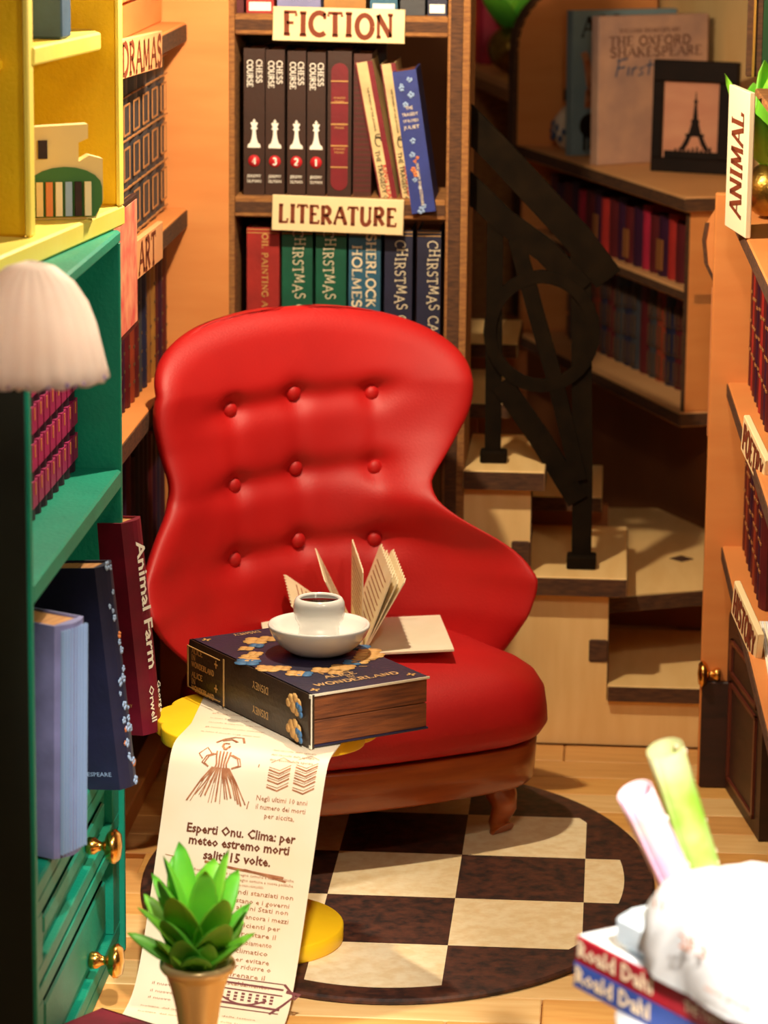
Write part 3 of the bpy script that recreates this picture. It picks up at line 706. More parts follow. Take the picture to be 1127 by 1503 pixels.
# risers behind
q = MB(); q.box((-.30, 1.60, .0), (.0, 1.62, .43)); q.box((-.35, 1.50, .0), (-.30, 1.52, .66)); q.box((-.40, 1.86, 0), (-.2, 1.88, .74)); q.box((.0, 1.625, .139), (.32, 1.64, .275)); q.build('riser', MIDW, st)

# railing: flat cut-out board
rl = thing('stair_railing', 'black cut-out stair railing standing on the pale steps', 'railing', (-.06, 1.18, .380))
YRL = 1.185
RO = [0]
def RB(q, pts, wpx, closed=False):
    RO[0] += 1; P = [at(*p, y=YRL)+Vector((0, -.0012*RO[0], 0)) for p in pts]; n = len(P); L, R = [], []
    for i in range(n):
        a, b = (P[(i-1) % n], P[(i+1) % n]) if closed else (P[max(i-1, 0)], P[min(i+1, n-1)])
        t = (b-a).normalized(); nn = Vector((-t.z, 0, t.x))*(wpx/2*.00144)
        L.append(P[i]+nn); R.append(P[i]-nn)
    th = Vector((0, .018, 0)); vs = []
    for i in range(n): vs += [L[i], R[i], R[i]+th, L[i]+th]
    fs = []
    for i in range(n if closed else n-1):
        j = (i+1) % n
        for k in range(4): fs.append((i*4+k, i*4+(k+1) % 4, j*4+(k+1) % 4, j*4+k))
    if not closed: fs += [(0, 3, 2, 1), ((n-1)*4, (n-1)*4+1, (n-1)*4+2, (n-1)*4+3)]
    q.add(vs, fs)
for pts, wd in (([(852, 372), (855, 700), (853, 822)], 30), ([(727, 300), (725, 480), (723, 664)], 24)):
    q = MB(); RB(q, pts, wd); q.build('post', BLACK, rl)
p1 = at(853, 832, y=1.18); p2 = at(724, 676, y=1.18)
MB().box((p1.x-.032, 1.16, .3805), (p1.x+.032, 1.215, .408), c=.003).build('foot', BLACK, rl)
MB().box((p2.x-.029, 1.165, .6095), (p2.x+.029, 1.215, .634), c=.003).build('foot', BLACK, rl)
q = MB(); RB(q, [(668, 160), (735, 228), (800, 298), (848, 350), (893, 410)], 44); q.build('handrail', BLACK, rl)
q = MB(); RB(q, [(668, 255), (740, 325), (800, 368), (855, 425)], 36); q.build('lower_rail', BLACK, rl)
q = MB(); RB(q, [(735, 562), (790, 640), (848, 735)], 32); q.build('diagonal_bar', BLACK, rl)
q = MB(); RB(q, [(757, 350), (788, 465), (815, 560), (850, 705)], 24); q.build('diagonal_bar', BLACK, rl)
q = MB(); RB(q, [(795+76*math.cos(a), 486+80*math.sin(a)) for a in [k*2*math.pi/32 for k in range(32)]], 19, True); q.build('ring', BLACK, rl)

# ================================================================== rear turned bookcase
E1 = Vector((-.351, .936, 0)); E2 = Vector((.936, .351, 0)); CC = Vector((.17, 1.75, 0))
MR = frame(CC, E2, -E1)    # local x = depth into the wall, local -y = along the front away from the camera... z up
def bp(l, d, z): return CC+E1*l+E2*d+Vector((0, 0, z))
def obox(q, l0, l1, d0, d1, z0, z1, c=0.):
    M = Matrix.Identity(4)
    for i in range(3): M[i][0] = E2[i]; M[i][1] = E1[i]; M[i][3] = CC[i]
    return q.box((d0, l0, z0), (d1, l1, z1), M, c)
struct('wall_right', obox(MB(), -.45, 2.0, .15, .18, 0, .58), MIDW)
struct('wall_rear_right', obox(MB(), -.45, 2.0, .36, .39, .0, 2.3), STEP)
rb = thing('low_bookcase', 'low plywood bookcase behind the railing holding rows of dark books', 'bookcase', (CC.x, CC.y, .59))
def ob(name, m, *a, c=.003, par=rb): return obox(MB(), *a, c=c).build(name, m, par)
for z, t, d0 in ((1.126, .036, -.02), (.90, .028, .015), (.622, .036, -.01)):
    o = ob('shelf', PLY, -.02 if z > 1 else .0, 1.22, d0, .35, z-t, z)
    obox(MB(), -.018 if z > 1 else .002, 1.218, d0-.002, d0+.003, z-t+.004, z-.006).build('scorched_edge', BURN, o)
    if z > 1 or z < .7: obox(MB(), (-.022 if z > 1 else -.002), -.018 if z > 1 else .002, d0, .35, z-t+.003, z-.004).build('scorched_edge', BURN, o)
o = ob('side_panel', PEACH, .0, .018, .0, .35, .622, 1.09); obox(MB(), .0, .019, -.002, .0005, .622, 1.09).build('scorched_edge', BURN, o)
ob('side_panel', PEACH, 1.18, 1.20, .0, .35, .622, 1.09); ob('back_panel', DARKW, .018, 1.18, .335, .35, .622, 1.09)
Mb = Matrix.Identity(4)   # books: x along -E1 (towards camera), y into = E2
def bkM(l, d, z):
    return frame(bp(l, d, z), -E1, E2)
c4 = ['wine', 'plum', 'wine', 'oil_red', 'plum', 'wine', 'pink_red', 'plum']
l = .03
for i in range(19):
    wd = (.05, .064, .056)[i % 3]
    def bd(b, t, d, h, r, i=i):
        if i % 4 == 0: MB().box((-t*.3, -r-.002, h*.1), (t*.3, -r+.002, h*.6)).build('spine_label', MIDW, b)
    book('%s book in the upper row of the low bookcase, %s from its near corner' % ({'wine': 'wine red', 'plum': 'plum', 'pink_red': 'pinkish red', 'slate': 'slate', 'ochre': 'ochre', 'oil_red': 'faded red'}[c4[i % 8]], ORD[i]), bkM(l+wd/2, .05, .90), wd-.002, .15, .155-.008*(i % 3), Bcol[c4[i % 8]], 'upper row of the low bookcase', deco=bd); l += wd
c5 = ['wine', 'slate', 'xmas_navy', 'slate', 'wine', 'xmas_navy', 'rust', 'slate']
l = .03
for i in range(18):
    wd = (.058, .05, .066)[i % 3]
    def bd(b, t, d, h, r, i=i):
        q = MB()
        for z in (.08, .38, .68):
            q.box((-t*.4, -r-.002, h*(z-.03)), (t*.4, -r+.001, h*(z-.03)+.003))
            for lo, hi in ((-.28, -.20), (.20, .28)): q.box((t*lo, -r-.002, h*z), (t*hi, -r+.001, h*(z+.2)))
        q.build('gold_labels', mat('dull_gold_print', (88, 60, 34), .6), b)
    book('%s book in the lower row of the low bookcase, %s from its near corner' % ({'wine': 'wine red', 'xmas_navy': 'navy', 'slate': 'slate', 'rust': 'rust'}[c5[i % 8]], ORD[i]), bkM(l+wd/2, .10, .622), wd-.002, .15, .235-.008*(i % 3), Bcol[c5[i % 8]], 'lower row of the low bookcase', deco=bd if i % 8 else None); l += wd
# things on top of it
TZ = 1.1265
def facing(x0, y0, x1, y1):
    """upright plate standing on the bookcase top between two pixels of its foot"""
    a = at(x0, y0, z=TZ); b = at(x1, y1, z=TZ); a.z = b.z = TZ; return a, b
a, b = facing(956, 250, 1079, 257)
Wd = (b-a).length; Hh = .27; u = (b-a).normalized(); nrm = Vector((-u.y, u.x, 0)); up = (Vector((0, 0, 1))+nrm*.03).normalized()
fr = thing('picture_frame', 'black picture frame with the Eiffel Tower at sunset on the low bookcase', 'picture', (a+b)/2)
Mf = frame(a, u, up)
# local z of Mf = u x up -> towards the camera
FB = mat('black_frame', (22, 12, 7), .6, (32, 18, 10), 9, spec=.15)
q = MB(); e = .034; q.box((0, 0, -.012), (Wd, e, .012), Mf, .002); q.box((0, Hh-e*1.5, -.012), (Wd, Hh, .012), Mf, .002); q.box((0, e, -.012), (e*.75, Hh-e*1.5, .012), Mf, .002); q.box((Wd-e*1.35, e, -.012), (Wd, Hh-e*1.5, .012), Mf, .002)
q.build('frame', FB, fr)
SKYP = mat('sunset_print', (216, 150, 112), .6, (198, 124, 92), 5, (1, 1, 3))
o = MB().box((e*.7, e*.9, -.006), (Wd-e*1.3, Hh-e*1.45, -.002), Mf).build('print', SKYP, fr)
q = MB(); cx, y0, hh = Wd*.50, e*1.2, .135
Me = Mf @ Matrix.Translation((cx, y0+.012, .0))
prof = [(0, .040, .026), (.12, .030, .016), (.25, .021, .009), (.26, .024, 0), (.30, .024, 0), (.31, .016, 0), (.5, .009, 0), (.52, .011, 0), (.55, .011, 0), (.56, .0065, 0), (.85, .0028, 0), (.87, .005, 0), (.9, .005, 0), (.91, .002, 0), (1.06, .0008, 0)]
for (t0, o0, i0), (t1, o1, i1) in zip(prof[:-1], prof[1:]):
    for s_ in (-1, 1): q.add([(s_*i0, t0*hh, 0), (s_*o0, t0*hh, 0), (s_*o1, t1*hh, 0), (s_*i1, t1*hh, 0)], [(0, 1, 2, 3)], False, Me)
q.box((-Wd*.36, -.026, -.0008), (Wd*.28, -.002, .0), Me)
for k in range(9): q.box((-.05+.011*k, -.004, -.0005), (-.045+.011*k, .004+.003*(k % 3), .0003), Me)
q.build('tower_silhouette', FB, fr)
# white title book
def upright(name, label, cat, x0, y0, x1, y1, hgt, thick, m, leanv=.02):
    a, b = facing(x0, y0, x1, y1); w_ = (b-a).length; u = (b-a).normalized(); nr = Vector((-u.y, u.x, 0)); up = (Vector((0, 0, 1))+nr*leanv).normalized()
    t = thing(name, label, cat, (a+b)/2); M = frame(a, u, up)
    MB().box((0, 0, -thick), (w_, hgt, 0), M, .002).build('cover', m, t)
    MB().box((.003, .003, -thick+.004), (w_+.004, hgt-.003, -.004), M).build('page_block', PAGEW, t)
    return t, M, w_, hgt
ox, M, w_, hg = upright('standing_book', 'pale book titled THE OXFORD SHAKESPEARE standing behind the black picture frame', 'book', 877, 243, 1036, 234, .365, .035, mat('dusty_rose_cover', (206, 160, 132), .6, (168, 132, 118), 9, (1, 1, 1)))
q = MB(); roman(q, 'THE OXFORD', M @ Matrix.Translation((w_*.46, hg*.83, .001)), .022, w_*.74, wid=.17, thin=.5); roman(q, 'SHAKESPEARE', M @ Matrix.Translation((w_*.52, hg*.755, .001)), .022, w_*.84, wid=.17, thin=.5); roman(q, 'WILLIAM SHAKESPEARE', M @ Matrix.Translation((w_*.46, hg*.90, .001)), .010, w_*.56)
q.build('title', mat('faded_brown_print', (84, 36, 22), .7), ox)
q = MB(); lt = M @ Matrix.Translation((w_*.32, hg*.64, .001))
strokes(q, [(1, [(-.045, .022), (-.055, -.018)]), (1, [(-.052, .022), (-.02, .026)]), (1, [(-.05, .003), (-.028, .006)]), (1, [(-.016, .006), (-.02, -.016)]), (1, [(-.004, .004), (-.008, -.016)]), (1, [(-.006, -.002), (.008, .006)]), (1, [(.03, .004), (.016, .002), (.026, -.012), (.012, -.016)]), (1, [(.048, .022), (.042, -.016)]), (1, [(.034, .008), (.058, .010)])], lt, .005)
q.build('handwriting', mat('blue_grey_ink', (70, 86, 112), .7), ox)
ab, M, w_, hg = upright('standing_book', 'pale blue animal alphabet book with a giraffe behind the pale titled one', 'book', 838, 229, 990, 222, .365, .03, mat('powder_blue_cover', (128, 150, 156), .6, (112, 136, 146), 8))
q = MB(); roman(q, 'ABC', M @ Matrix.Translation((.085, hg*.89, .001)), .05, .115, wid=.2)
q.ball((.055, .075, .0), .032, 14, 8, (1, 1, .06), M)
q.box((.034, .012, .0), (.042, .05, .002), M); q.box((.050, .014, 0), (.058, .05, .002), M); q.box((.07, .012, 0), (.078, .05, .002), M)
q.build('black_print', FB, ab)
q = MB(); ln = [(1, [(.055, .255), (.062, .23), (.070, .175)]), (1.4, [(.062, .165), (.095, .16)]), (.9, [(.066, .165), (.064, .12)]), (.9, [(.092, .16), (.094, .115)]), (.8, [(.045, .25), (.062, .256)])]
strokes(q, ln, M @ Matrix.Translation((-.018, 0, .001)), .020); q.build('giraffe_print', mat('giraffe_rust', (172, 92, 56), .7, (200, 140, 100), 60), ab)
vp = at(836, 226, z=TZ); vs = thing('painted_jar', 'white round jar with blue and red flecks behind the pale blue book', 'jar', (vp.x, vp.y+.12, TZ))
MB().lathe([(0, 0), (.025, .001), (.04, .02), (.048, .05), (.044, .08), (.028, .1), (.02, .11), (0, .11)], 20, Matrix.Translation((vp.x, vp.y+.12, TZ))).build('jar_body', mat('white_speckled_glaze', (226, 206, 180), .25, (226, 206, 180), 5), vs)
q = MB()
for k in range(9):
    a_ = math.radians(170+k*13); z = .03+.045*((k*7) % 5)/5; q.ball((vp.x+.047*math.cos(a_), vp.y+.12+.047*math.sin(a_), TZ+z), .006, 8, 6, (1, 1, 1.6))
q.build('blue_flecks', mat('cobalt_fleck', (64, 84, 120), .5), vs)
# arched end panel
ap = thing('arched_panel', 'brown arched end panel with a slot beside the pale blue book', 'panel', bp(1.12, 0, TZ))
A_ = [(-.05, 0), (-.05, .25)]+[(.12-.17*math.cos(math.radians(k*9)), .25+.17*math.sin(math.radians(k*9))) for k in range(1, 11)]+[(.34, .42), (.34, 0)]
q = MB(); q.prism(A_, .02, frame(bp(1.14, 0, TZ), E2, (0, 0, 1))); q.build('panel_board', PEACH, ap)
q = MB()
for (x0, z0), (x1, z1) in zip(A_[:12], A_[1:13]):
    q.add([bp(1.119, x0-.003, TZ+z0), bp(1.119, x1-.003, TZ+z1), bp(1.165, x1-.003, TZ+z1), bp(1.165, x0-.003, TZ+z0), bp(1.119, x0+.008, TZ+z0), bp(1.119, x1+.008, TZ+z1-.003), bp(1.165, x1+.008, TZ+z1-.003), bp(1.165, x0+.008, TZ+z0)], [(0, 3, 2, 1), (0, 1, 5, 4), (3, 7, 6, 2), (4, 5, 6, 7)])
q.build('scorched_edge', BURN, ap)
obox(MB(), 1.116, 1.121, .085, .15, TZ+.115, TZ+.145).build('slot', BURN, ap)
# far upper shelf with ball pot and red books
us = thing('far_shelf', 'short plywood shelf high beyond the railing carrying a gold ball pot', 'shelf', (-.42, 2.9, 0))
sa = at(700, 100, y=2.6)
q = MB(); p0 = at(676, 92, y=3.5); p1 = at(760, 128, z=p0.z); u = (p1-p0).normalized(); n2 = Vector((-u.y, u.x, 0))
Ms = frame(p0, u, n2)
MB().box((-.05, .0, -.05), ((p1-p0).length-.12, .13, 0), Ms, .003).build('shelf_board', PLY, us)
MB().box((-.05, -.003, -.046), ((p1-p0).length-.12, .001, -.02), Ms).build('scorched_edge', BURNL, us)
MB().box((.06, .03, -.8), (.09, .15, -.05), Ms).build('upright', BURNL, us)
MB().box((-.05, .14, -.8), (.16, .16, -.05), Ms).build('back_panel', DARKW, us)
rp = []
for k, (x, c, lb) in enumerate(((.0, 'oil_red', 'bright red book beside the gold ball pot on the far shelf'), (.05, 'pink_red', 'pinkish red book beside the gold ball pot on the far shelf'))):
    M = Ms @ Matrix.Translation((x, .05, .0005)); book(lb, M, .046, .13, .26-.03*k, pal('bright_red_cover', (206, 48, 36)) if k == 0 else Bcol['pink_red'], 'far shelf books')
def leafmesh(L, wd, th, curl=.25, n=9, m=7):
    P = []
    for i in range(n+1):
        t = i/n; w_ = wd*(math.sin(math.pi*min(1, t*.80+.17))**.72)*(1 if t < .98 else .2); w_ = max(w_, .0006)
        row = []
        for j in range(2*m):
            a = 2*math.pi*j/(2*m); x = math.cos(a)*w_; z = math.sin(a)*th*(w_/wd)+curl*(x*x)/wd
            row.append((x, L*t, z+curl*L*t*t*.5))
        P.append(row)
    q = MB(); q.grid(P, True, False, True); k = 2*m
    q.f.append(tuple(range(k-1, -1, -1))); q.sm.append(False); q.f.append(tuple(range(len(q.v)-k, len(q.v)))); q.sm.append(False)
    return q
def ball_plant(label, c, r, s=1., tall=1., mats=(SUCC2, SUCC)):
    t = thing('potted_plant', label, 'plant', (c[0], c[1], c[2]-r))
    MB().ball(c, r, 28, 16).build('ball_pot', GOLDB, t)
    for k in range(9):
        a = k*2.4; el = math.radians(82-7*k)
        d = Vector((math.cos(a)*math.cos(el), math.sin(a)*math.cos(el), math.sin(el)*tall))
        q = leafmesh(.15*s, .032*s, .008*s); side = d.cross(Vector((0, 0, 1))).normalized()
        M = frame(Vector(c)+Vector((0, 0, r*.8))+d*.005, side, d)
        w2 = MB(); w2.v = [tuple(M @ Vector(p)) for p in q.v]; w2.f = q.f; w2.sm = q.sm
        w2.build('leaf', mats[k % 2], t)
pc = Ms @ Vector((.36, .07, .066)); ball_plant('green plant in a gold ball pot on the far shelf beyond the railing', pc, .064, 1.3)

# ================================================================== right-hand wall unit
rc = thing('lettered_bookshelf', 'orange plywood wall shelving at the right with lettered shelf signs', 'bookshelf', (.32, .2, 0))
XR = .236; YE = .84; YN = -.75
MB().box((.200, YE, .0), (.60, YE+.03, 1.24), c=.003).build('end_panel', PEACH, rc)
MB().box((.36, YN, .45), (.375, YE, 1.5)).build('back_panel', DARKW, rc)
for z in (1.205, .857, .516): board('shelf', rc, (XR, YN, z-.03), (.40, YE, z), '-x', PEACH)
MB().box((.255, YN, 1.455), (.60, .62, 1.47), c=.003).build('top_board', BURNL, rc)
def sideR(x, y, z): return frame((x, y, z), (0, -1, 0), (1, 0, 0))
for (z0, hh, cs, nm, grp) in ((.517, .27, ('wine', 'rust', 'wine', 'plum'), 'history shelf', 'books above the history sign'), (.858, .29, ('wine', 'oil_red', 'wine', 'plum'), 'poetry shelf', 'books above the poetry sign')):
    y = YE-.003
    for i in range(9):
        wd = (.06, .052, .07)[i % 3]
        def bd(b, t, d, h, r, i=i):
            q = MB()
            for z in (.25, .45, .65): q.box((-t*.2, -r-.0006, h*z), (t*.2, -r+.002, h*z+.005))
            q.build('gold_lines', mat('copper_print', (176, 118, 66), .6), b)
        cn = cs[i % 4]
        book('%s book on the %s at the right, %s from the end panel' % ({'wine': 'wine red', 'rust': 'rust', 'plum': 'plum', 'oil_red': 'faded red'}[cn], nm, ORD[i]), sideR(.286, y-wd/2, z0), wd-.002, .07, hh-.01*(i % 2), Bcol[cn], grp, deco=bd); y -= wd
def signr(label, word, z, p0, p1, hz, lh, lf):
    a = at(*p0, y=z[0]); b = at(*p1, y=z[1]); c = (a+b)/2; L = (b-a).length
    sign(label, word, frame(c, b-a, (0, 0, 1)), L, hz, lh, L*lf, sway=.01)
signr('small sign lettered POETRY on a shelf edge at the right', 'POETRY', (.10, -.08), (1089, 634), (1121, 702), .068, .045, .86)
signr('small sign lettered HISTORY on the lower shelf edge at the right', 'HISTORY', (.14, -.05), (1075, 876), (1110, 956), .068, .045, .86)
# the whole right-hand unit is turned slightly
RU = Matrix.Translation((.236, .84, 0)) @ Matrix.Rotation(math.radians(1.5), 4, 'Z') @ Matrix.Translation((-.236, -.84, 0))
for o in list(COL.objects):
    if o.parent is None and (o is rc or o.get('group') in ('books above the history sign', 'books above the poetry sign')): o.matrix_world = RU @ o.matrix_world
# tall pale sign turned edge-on
sp_ = thing('vertical_sign', 'pale tall sign with lettering reading upwards beside the gold ball pot', 'sign', (.25, .5, 1.206))
a = at(1066, 250, y=.60); b = at(1096, 250, y=.42); u = (b-a); u.z = 0; ul = u.length; u.normalize()
zt_ = at(1075, 120, y=.66).z; zb_ = 1.206
Mv = frame((a.x, a.y, zb_), u, (0, 0, 1))
MB().box((0, 0, -.012), (ul, zt_-zb_, 0), Mv, .002).build('sign_board', mat('ivory_board', (246, 232, 196), .6), sp_)
q = MB(); roman(q, 'ANIMAL', Mv @ Matrix.Translation((ul*.5, (zt_-zb_)*.48, .001)) @ Matrix.Rotation(math.pi/2, 4, 'Z'), ul*.55, (zt_-zb_)*.72, wid=.09, thin=.9); q.build('lettering', SIGNINK, sp_)
# peach rounded bracket left of the end panel
br = thing('curved_bracket', 'rounded peach plywood bracket hanging beside the right end panel', 'bracket', (.19, .93, .9))
q = MB(); c_ = at(1068, 362, y=.93)
pts = [at(1068+x, y_, y=.93) for x, y_ in ((6, 296), (-18, 306), (-30, 325), (-35, 352), (-32, 385), (-20, 410), (-8, 424), (6, 430))]
q.prism([(p.x, p.z) for p in pts], .02, frame((0, .93, 0), (1, 0, 0), (0, 0, 1))); q.build('bracket_board', PEACH, br)
q = MB()
for p, p_ in zip(pts[2:-1], pts[3:]): q.add([(p.x-.004, .908, p.z), (p.x+.003, .908, p.z), (p_.x+.003, .908, p_.z), (p_.x-.004, .908, p_.z), (p.x-.004, .932, p.z), (p.x+.003, .932, p.z), (p_.x+.003, .932, p_.z), (p_.x-.004, .932, p_.z)], [(0, 1, 2, 3), (0, 3, 7, 4), (1, 5, 6, 2)])
q.build('scorched_edge', BURN, br)
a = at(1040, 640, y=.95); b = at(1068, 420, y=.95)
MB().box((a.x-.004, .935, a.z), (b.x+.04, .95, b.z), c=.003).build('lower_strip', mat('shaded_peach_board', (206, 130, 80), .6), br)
# dark arched door with brass knob
dr = thing('arched_door', 'dark brown arched cabinet door with a brass knob below the history sign', 'door', (.25, .45, 0))
fa = at(1060, 1152, z=0); na = at(1113, 1236, z=0); fa.z = na.z = 0; Ld = (na-fa).length
MD = frame(fa, na-fa, (0, 0, 1))   # local z faces left, towards the rug
zt2 = .335
pts = [(0, .002), (Ld, .002), (Ld, zt2)]+[(Ld/2+Ld/2*math.cos(math.radians(k*12)), zt2+.095*math.sin(math.radians(k*12))) for k in range(1, 15)]+[(0, zt2)]
if (MD.to_3x3() @ Vector((0, 0, 1))).x > 0: sgn = -1
else: sgn = 1
q = MB(); q.prism(pts, .022, MD @ Matrix.Translation((0, 0, -.022 if sgn > 0 else 0))); q.build('door_leaf', DARKW, dr)
q = MB()
for z0, z1 in ((.03, .24), (.255, .33)):
    for lo, hi in (((Ld*.14, z0), (Ld*.18, z1)), ((Ld*.82, z0), (Ld*.86, z1)), ((Ld*.14, z0), (Ld*.86, z0+.008)), ((Ld*.14, z1-.008), (Ld*.86, z1))): q.box((lo[0], lo[1], -.003), (hi[0], hi[1], .005), MD)
q.build('door_moulding', mat('reddish_brown_moulding', (100, 44, 30), .4), dr)
kb = at(1057, 990, y=fa.y-.02)
MB().lathe([(r*.95, z*.8) for r, z in knob_prof], 24, frame((kb.x, kb.y, kb.z), (0, -1, 0), (0, 0, 1))).build('knob', BRASS, dr)
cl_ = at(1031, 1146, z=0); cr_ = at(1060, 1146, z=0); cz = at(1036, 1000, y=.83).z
bp_ = thing('painted_shade_panel', 'dark maroon sheet painting the shade on the foot of the orange end panel', 'panel', (cl_.x, .82, 0))
MB().box((.203, .826, .0005), (.262, .8395, cz), c=.003).build('panel_board', DARKW, bp_)  # dark sheet added as painted shade over the lower end panel

# ball plant, papers, frame at the top right
ball_plant('green plant in a gold ball pot on the top right shelf', (.305, .735, 1.2058+.056), .056, 1.35, mats=(SUCC2, SUCC2))
pp = thing('paper_stack', 'pale papers lying on the shelf above the history sign', 'papers', (.30, .05, .517))
for k in range(5): MB().box((.285+.003*k, -.30, .5172+.005*k), (.355, .20-.02*k, .5217+.005*k)).build('paper_sheet', PAPERW if k % 2 else PAPER, pp)
tf = thing('gilt_frame', 'dark tall frame with a gold line at the top right corner', 'picture', at(1105, 105, y=.9))
a = at(1094, 112, y=.9); b = at(1122, -30, y=.9)
q = MB().box((a.x, .89, a.z), (b.x, .91, b.z+.1), c=.002).build('frame', BURN, tf)
MB().box(((a.x+b.x)/2-.004, .886, a.z), ((a.x+b.x)/2+.001, .892, b.z+.1)).build('gold_line', GOLD, tf)
MB().box((b.x, .89, a.z), (b.x+.1, .905, b.z+.1)).build('green_picture', pal('leaf_green_print', (20, 70, 24)), tf)

# ================================================================== red armchair
TH = math.radians(30); CX = Vector((math.cos(TH), math.sin(TH), 0)); CY = Vector((-math.sin(TH), math.cos(TH), 0)); CB = Vector((-.60, .70, 0))
ch = thing('wing_armchair', 'red buttoned leather wing armchair on a brown wooden base over the checker rug', 'armchair', (CB.x, CB.y, 0), YR(TH), world=False)
# local frame: x right, y back, z up, origin below the back centre
dz = [.15, .2, .3, .4, .48, .56, .66, .75, .85, .95, 1.02]; dv_ = [.06, .10, .20, .27, .29, .24, .13, .11, .11, .07, .03]
WLz = [.15, .25, .312, .379, .421, .467, .515, .548, .608, .648, .683, .748, .814, .865, .924, .958, .990, 1.003]
WLw = [.20, .25, .300, .378, .425, .461, .468, .455, .398, .352, .338, .352, .363, .352, .302, .249, .158, .0]
WRz = [.15, .25, .337, .421, .463, .490, .535, .576, .608, .640, .664, .713, .777, .831, .885, .946, .981, 1.003]
WRw = [.26, .30, .347, .379, .391, .386, .357, .290, .240, .222, .238, .285, .337, .354, .350, .304, .239, .10]
def smooth(zs_, ws_, z):
    zs_ = np.array(zs_); ws_ = np.array(ws_)
    k = np.linspace(-1, 1, 11)*.024; return float(np.mean(np.interp(z+k, zs_, ws_)))
NZ, NX = 90, 72
zlev = [.15+(1.003-.15)*(1-(1-i/NZ)**1.35) for i in range(NZ+1)]
XY = []
for z in zlev:
    wl, wr = smooth(WLz, WLw, min(z, .86))-.006, smooth(WRz, WRw, min(z, .86))-.006
    if z > .86:
        e_ = math.sqrt(max(0, 1-((z-.86)/.1435)**2.3)); wl *= e_; wr *= e_
    row = []
    for j in range(NX+1):
        t = -1+2*j/NX; t = math.copysign(1-(1-abs(t))**1.25, t)
        row.append((t*(wl if t < 0 else wr), z, t))
    XY.append(row)
A = np.array([[(p[0], p[1]) for p in r] for r in XY])
edge = np.concatenate([A[:, 0], A[:, -1], A[-1]])
# interpolate the outline more densely
def dense(a, k=4): return np.concatenate([a[:-1]+(a[1:]-a[:-1])*f for f in np.linspace(0, 1, k, endpoint=False)])
edge = np.concatenate([dense(A[:, 0]), dense(A[:, -1]), dense(A[-1])])
dist = np.sqrt(((A[:, :, None, :]-edge[None, None])**2).sum(-1)).min(-1)
BT = [(-.165, .813), (-.017, .834), (.152, .823), (-.168, .664), (-.021, .683), (.143, .676), (-.180, .519), (-.025, .538), (.135, .532)]
def ymid(x, z, t):
    wf = (smooth(WLz, WLw, min(z, .86)) if x < 0 else smooth(WRz, WRw, min(z, .86)))-.006
    return .14*(z-.3)-np.interp(z, dz, dv_)*min(1, abs(x)/wf)**2.3
def surf(front):
    P = []
    for i in range(NZ+1):
        row = []
        for j in range(NX+1):
            x, z, t = XY[i][j]; m = min(1., dist[i, j]/.05); th = .036*math.sqrt(max(0, 1-(1-m)**2)) if m < 1 else .036
            y = ymid(x, z, t)
            if front:
                th += .012*min(1., dist[i, j]/.14)
                win = math.exp(-(max(0, abs(x+.012)-.17)/.06)**2)
                for zb in (.824, .675, .53):
                    zc = zb+.01*(x/.15); th -= .013*math.exp(-((z-zc)/.024)**2)*win*min(1, dist[i, j]/.1)
                for bx_, bz in BT: th -= .016*math.exp(-(((x-bx_)**2+(z-bz)**2)/.027**2))
                for bx_ in (-.168, -.02, .145): th -= .004*math.exp(-((x-bx_)/.02)**2)*(1 if .5 < z < .85 else 0)
                y -= th
            else: y += th
            row.append((x, y, z))
        P.append(row)
    return P
FS = surf(True)
q = MB(); q.grid(FS); q.grid([r[::-1] for r in surf(False)])
sh = q.build('backrest', RED, ch)
import bmesh
bm = bmesh.new(); bm.from_mesh(sh.data); bmesh.ops.remove_doubles(bm, verts=bm.verts, dist=.0006); bmesh.ops.recalc_face_normals(bm, faces=bm.faces); bm.to_mesh(sh.data); bm.free()
for bx_, bz in BT:
    i_ = min(range(NZ+1), key=lambda i: abs(zlev[i]-bz)); j_ = min(range(NX+1), key=lambda j: abs(XY[i_][j][0]-bx_)); y = FS[i_][j_][1]-.004
    b_ = MB().ball((bx_, y-.0, bz), .0165, 18, 12, (1, .75, 1)); b_.build('button', RED, ch)
# seat cushion
def dshape(hw, yf, yb_, rc, bow, n=12):
    """rounded plan outline, front at yf (negative)"""
    pts = []
    for k in range(n+1): a = math.pi*1.5+math.pi/2*k/n; pts.append((hw-rc+rc*math.cos(a), yf+rc+rc*math.sin(a)))
    for k in range(1, 6): pts.append((hw-.03*k/6, yf+rc+(yb_-yf-rc)*k/6))
    for k in range(1, 6): pts.append((hw*.9-(2*hw*.9)*k/6, yb_))
    for k in range(5, 0, -1): pts.append((-hw+.03*k/6, yf+rc+(yb_-yf-rc)*k/6))
    for k in range(n+1): a = math.pi+math.pi/2*k/n; pts.append((-hw+rc+rc*math.cos(a), yf+rc+rc*math.sin(a)))
    for k in range(1, 10): x = -hw+rc+(2*hw-2*rc)*k/10; pts.append((x, yf))
    return [(x, y-(bow*(1-(x/hw)**2) if y < (yf+yb_)/2 else 0)) for x, y in pts]
def stack(outline, levels, c=(0., -.26)):
    """levels: (z, inset) ; closed body"""
    P = []
    for z, ins in levels:
        row = []
        for x, y in outline:
            dx, dy = x-c[0], y-c[1]; L = math.hypot(dx, dy); f = max(0., (L-ins)/L); row.append((c[0]+dx*f, c[1]+dy*f, z))
        P.append(row)
    return P
ol = dshape(.345, -.475, -.02, .13, .045)
cush = [(.205, .30), (.203, .08), (.206, .035), (.216, .012), (.235, .0), (.262, .002), (.30, .008), (.328, .026), (.348, .055), (.362, .10), (.371, .16), (.376, .24), (.378, .36)]
q = MB(); q.grid([r for r in stack(ol, cush)], True, False, True); o = q.build('seat_cushion', RED, ch)
ol2 = dshape(.322, -.455, -.0, .115, .045)
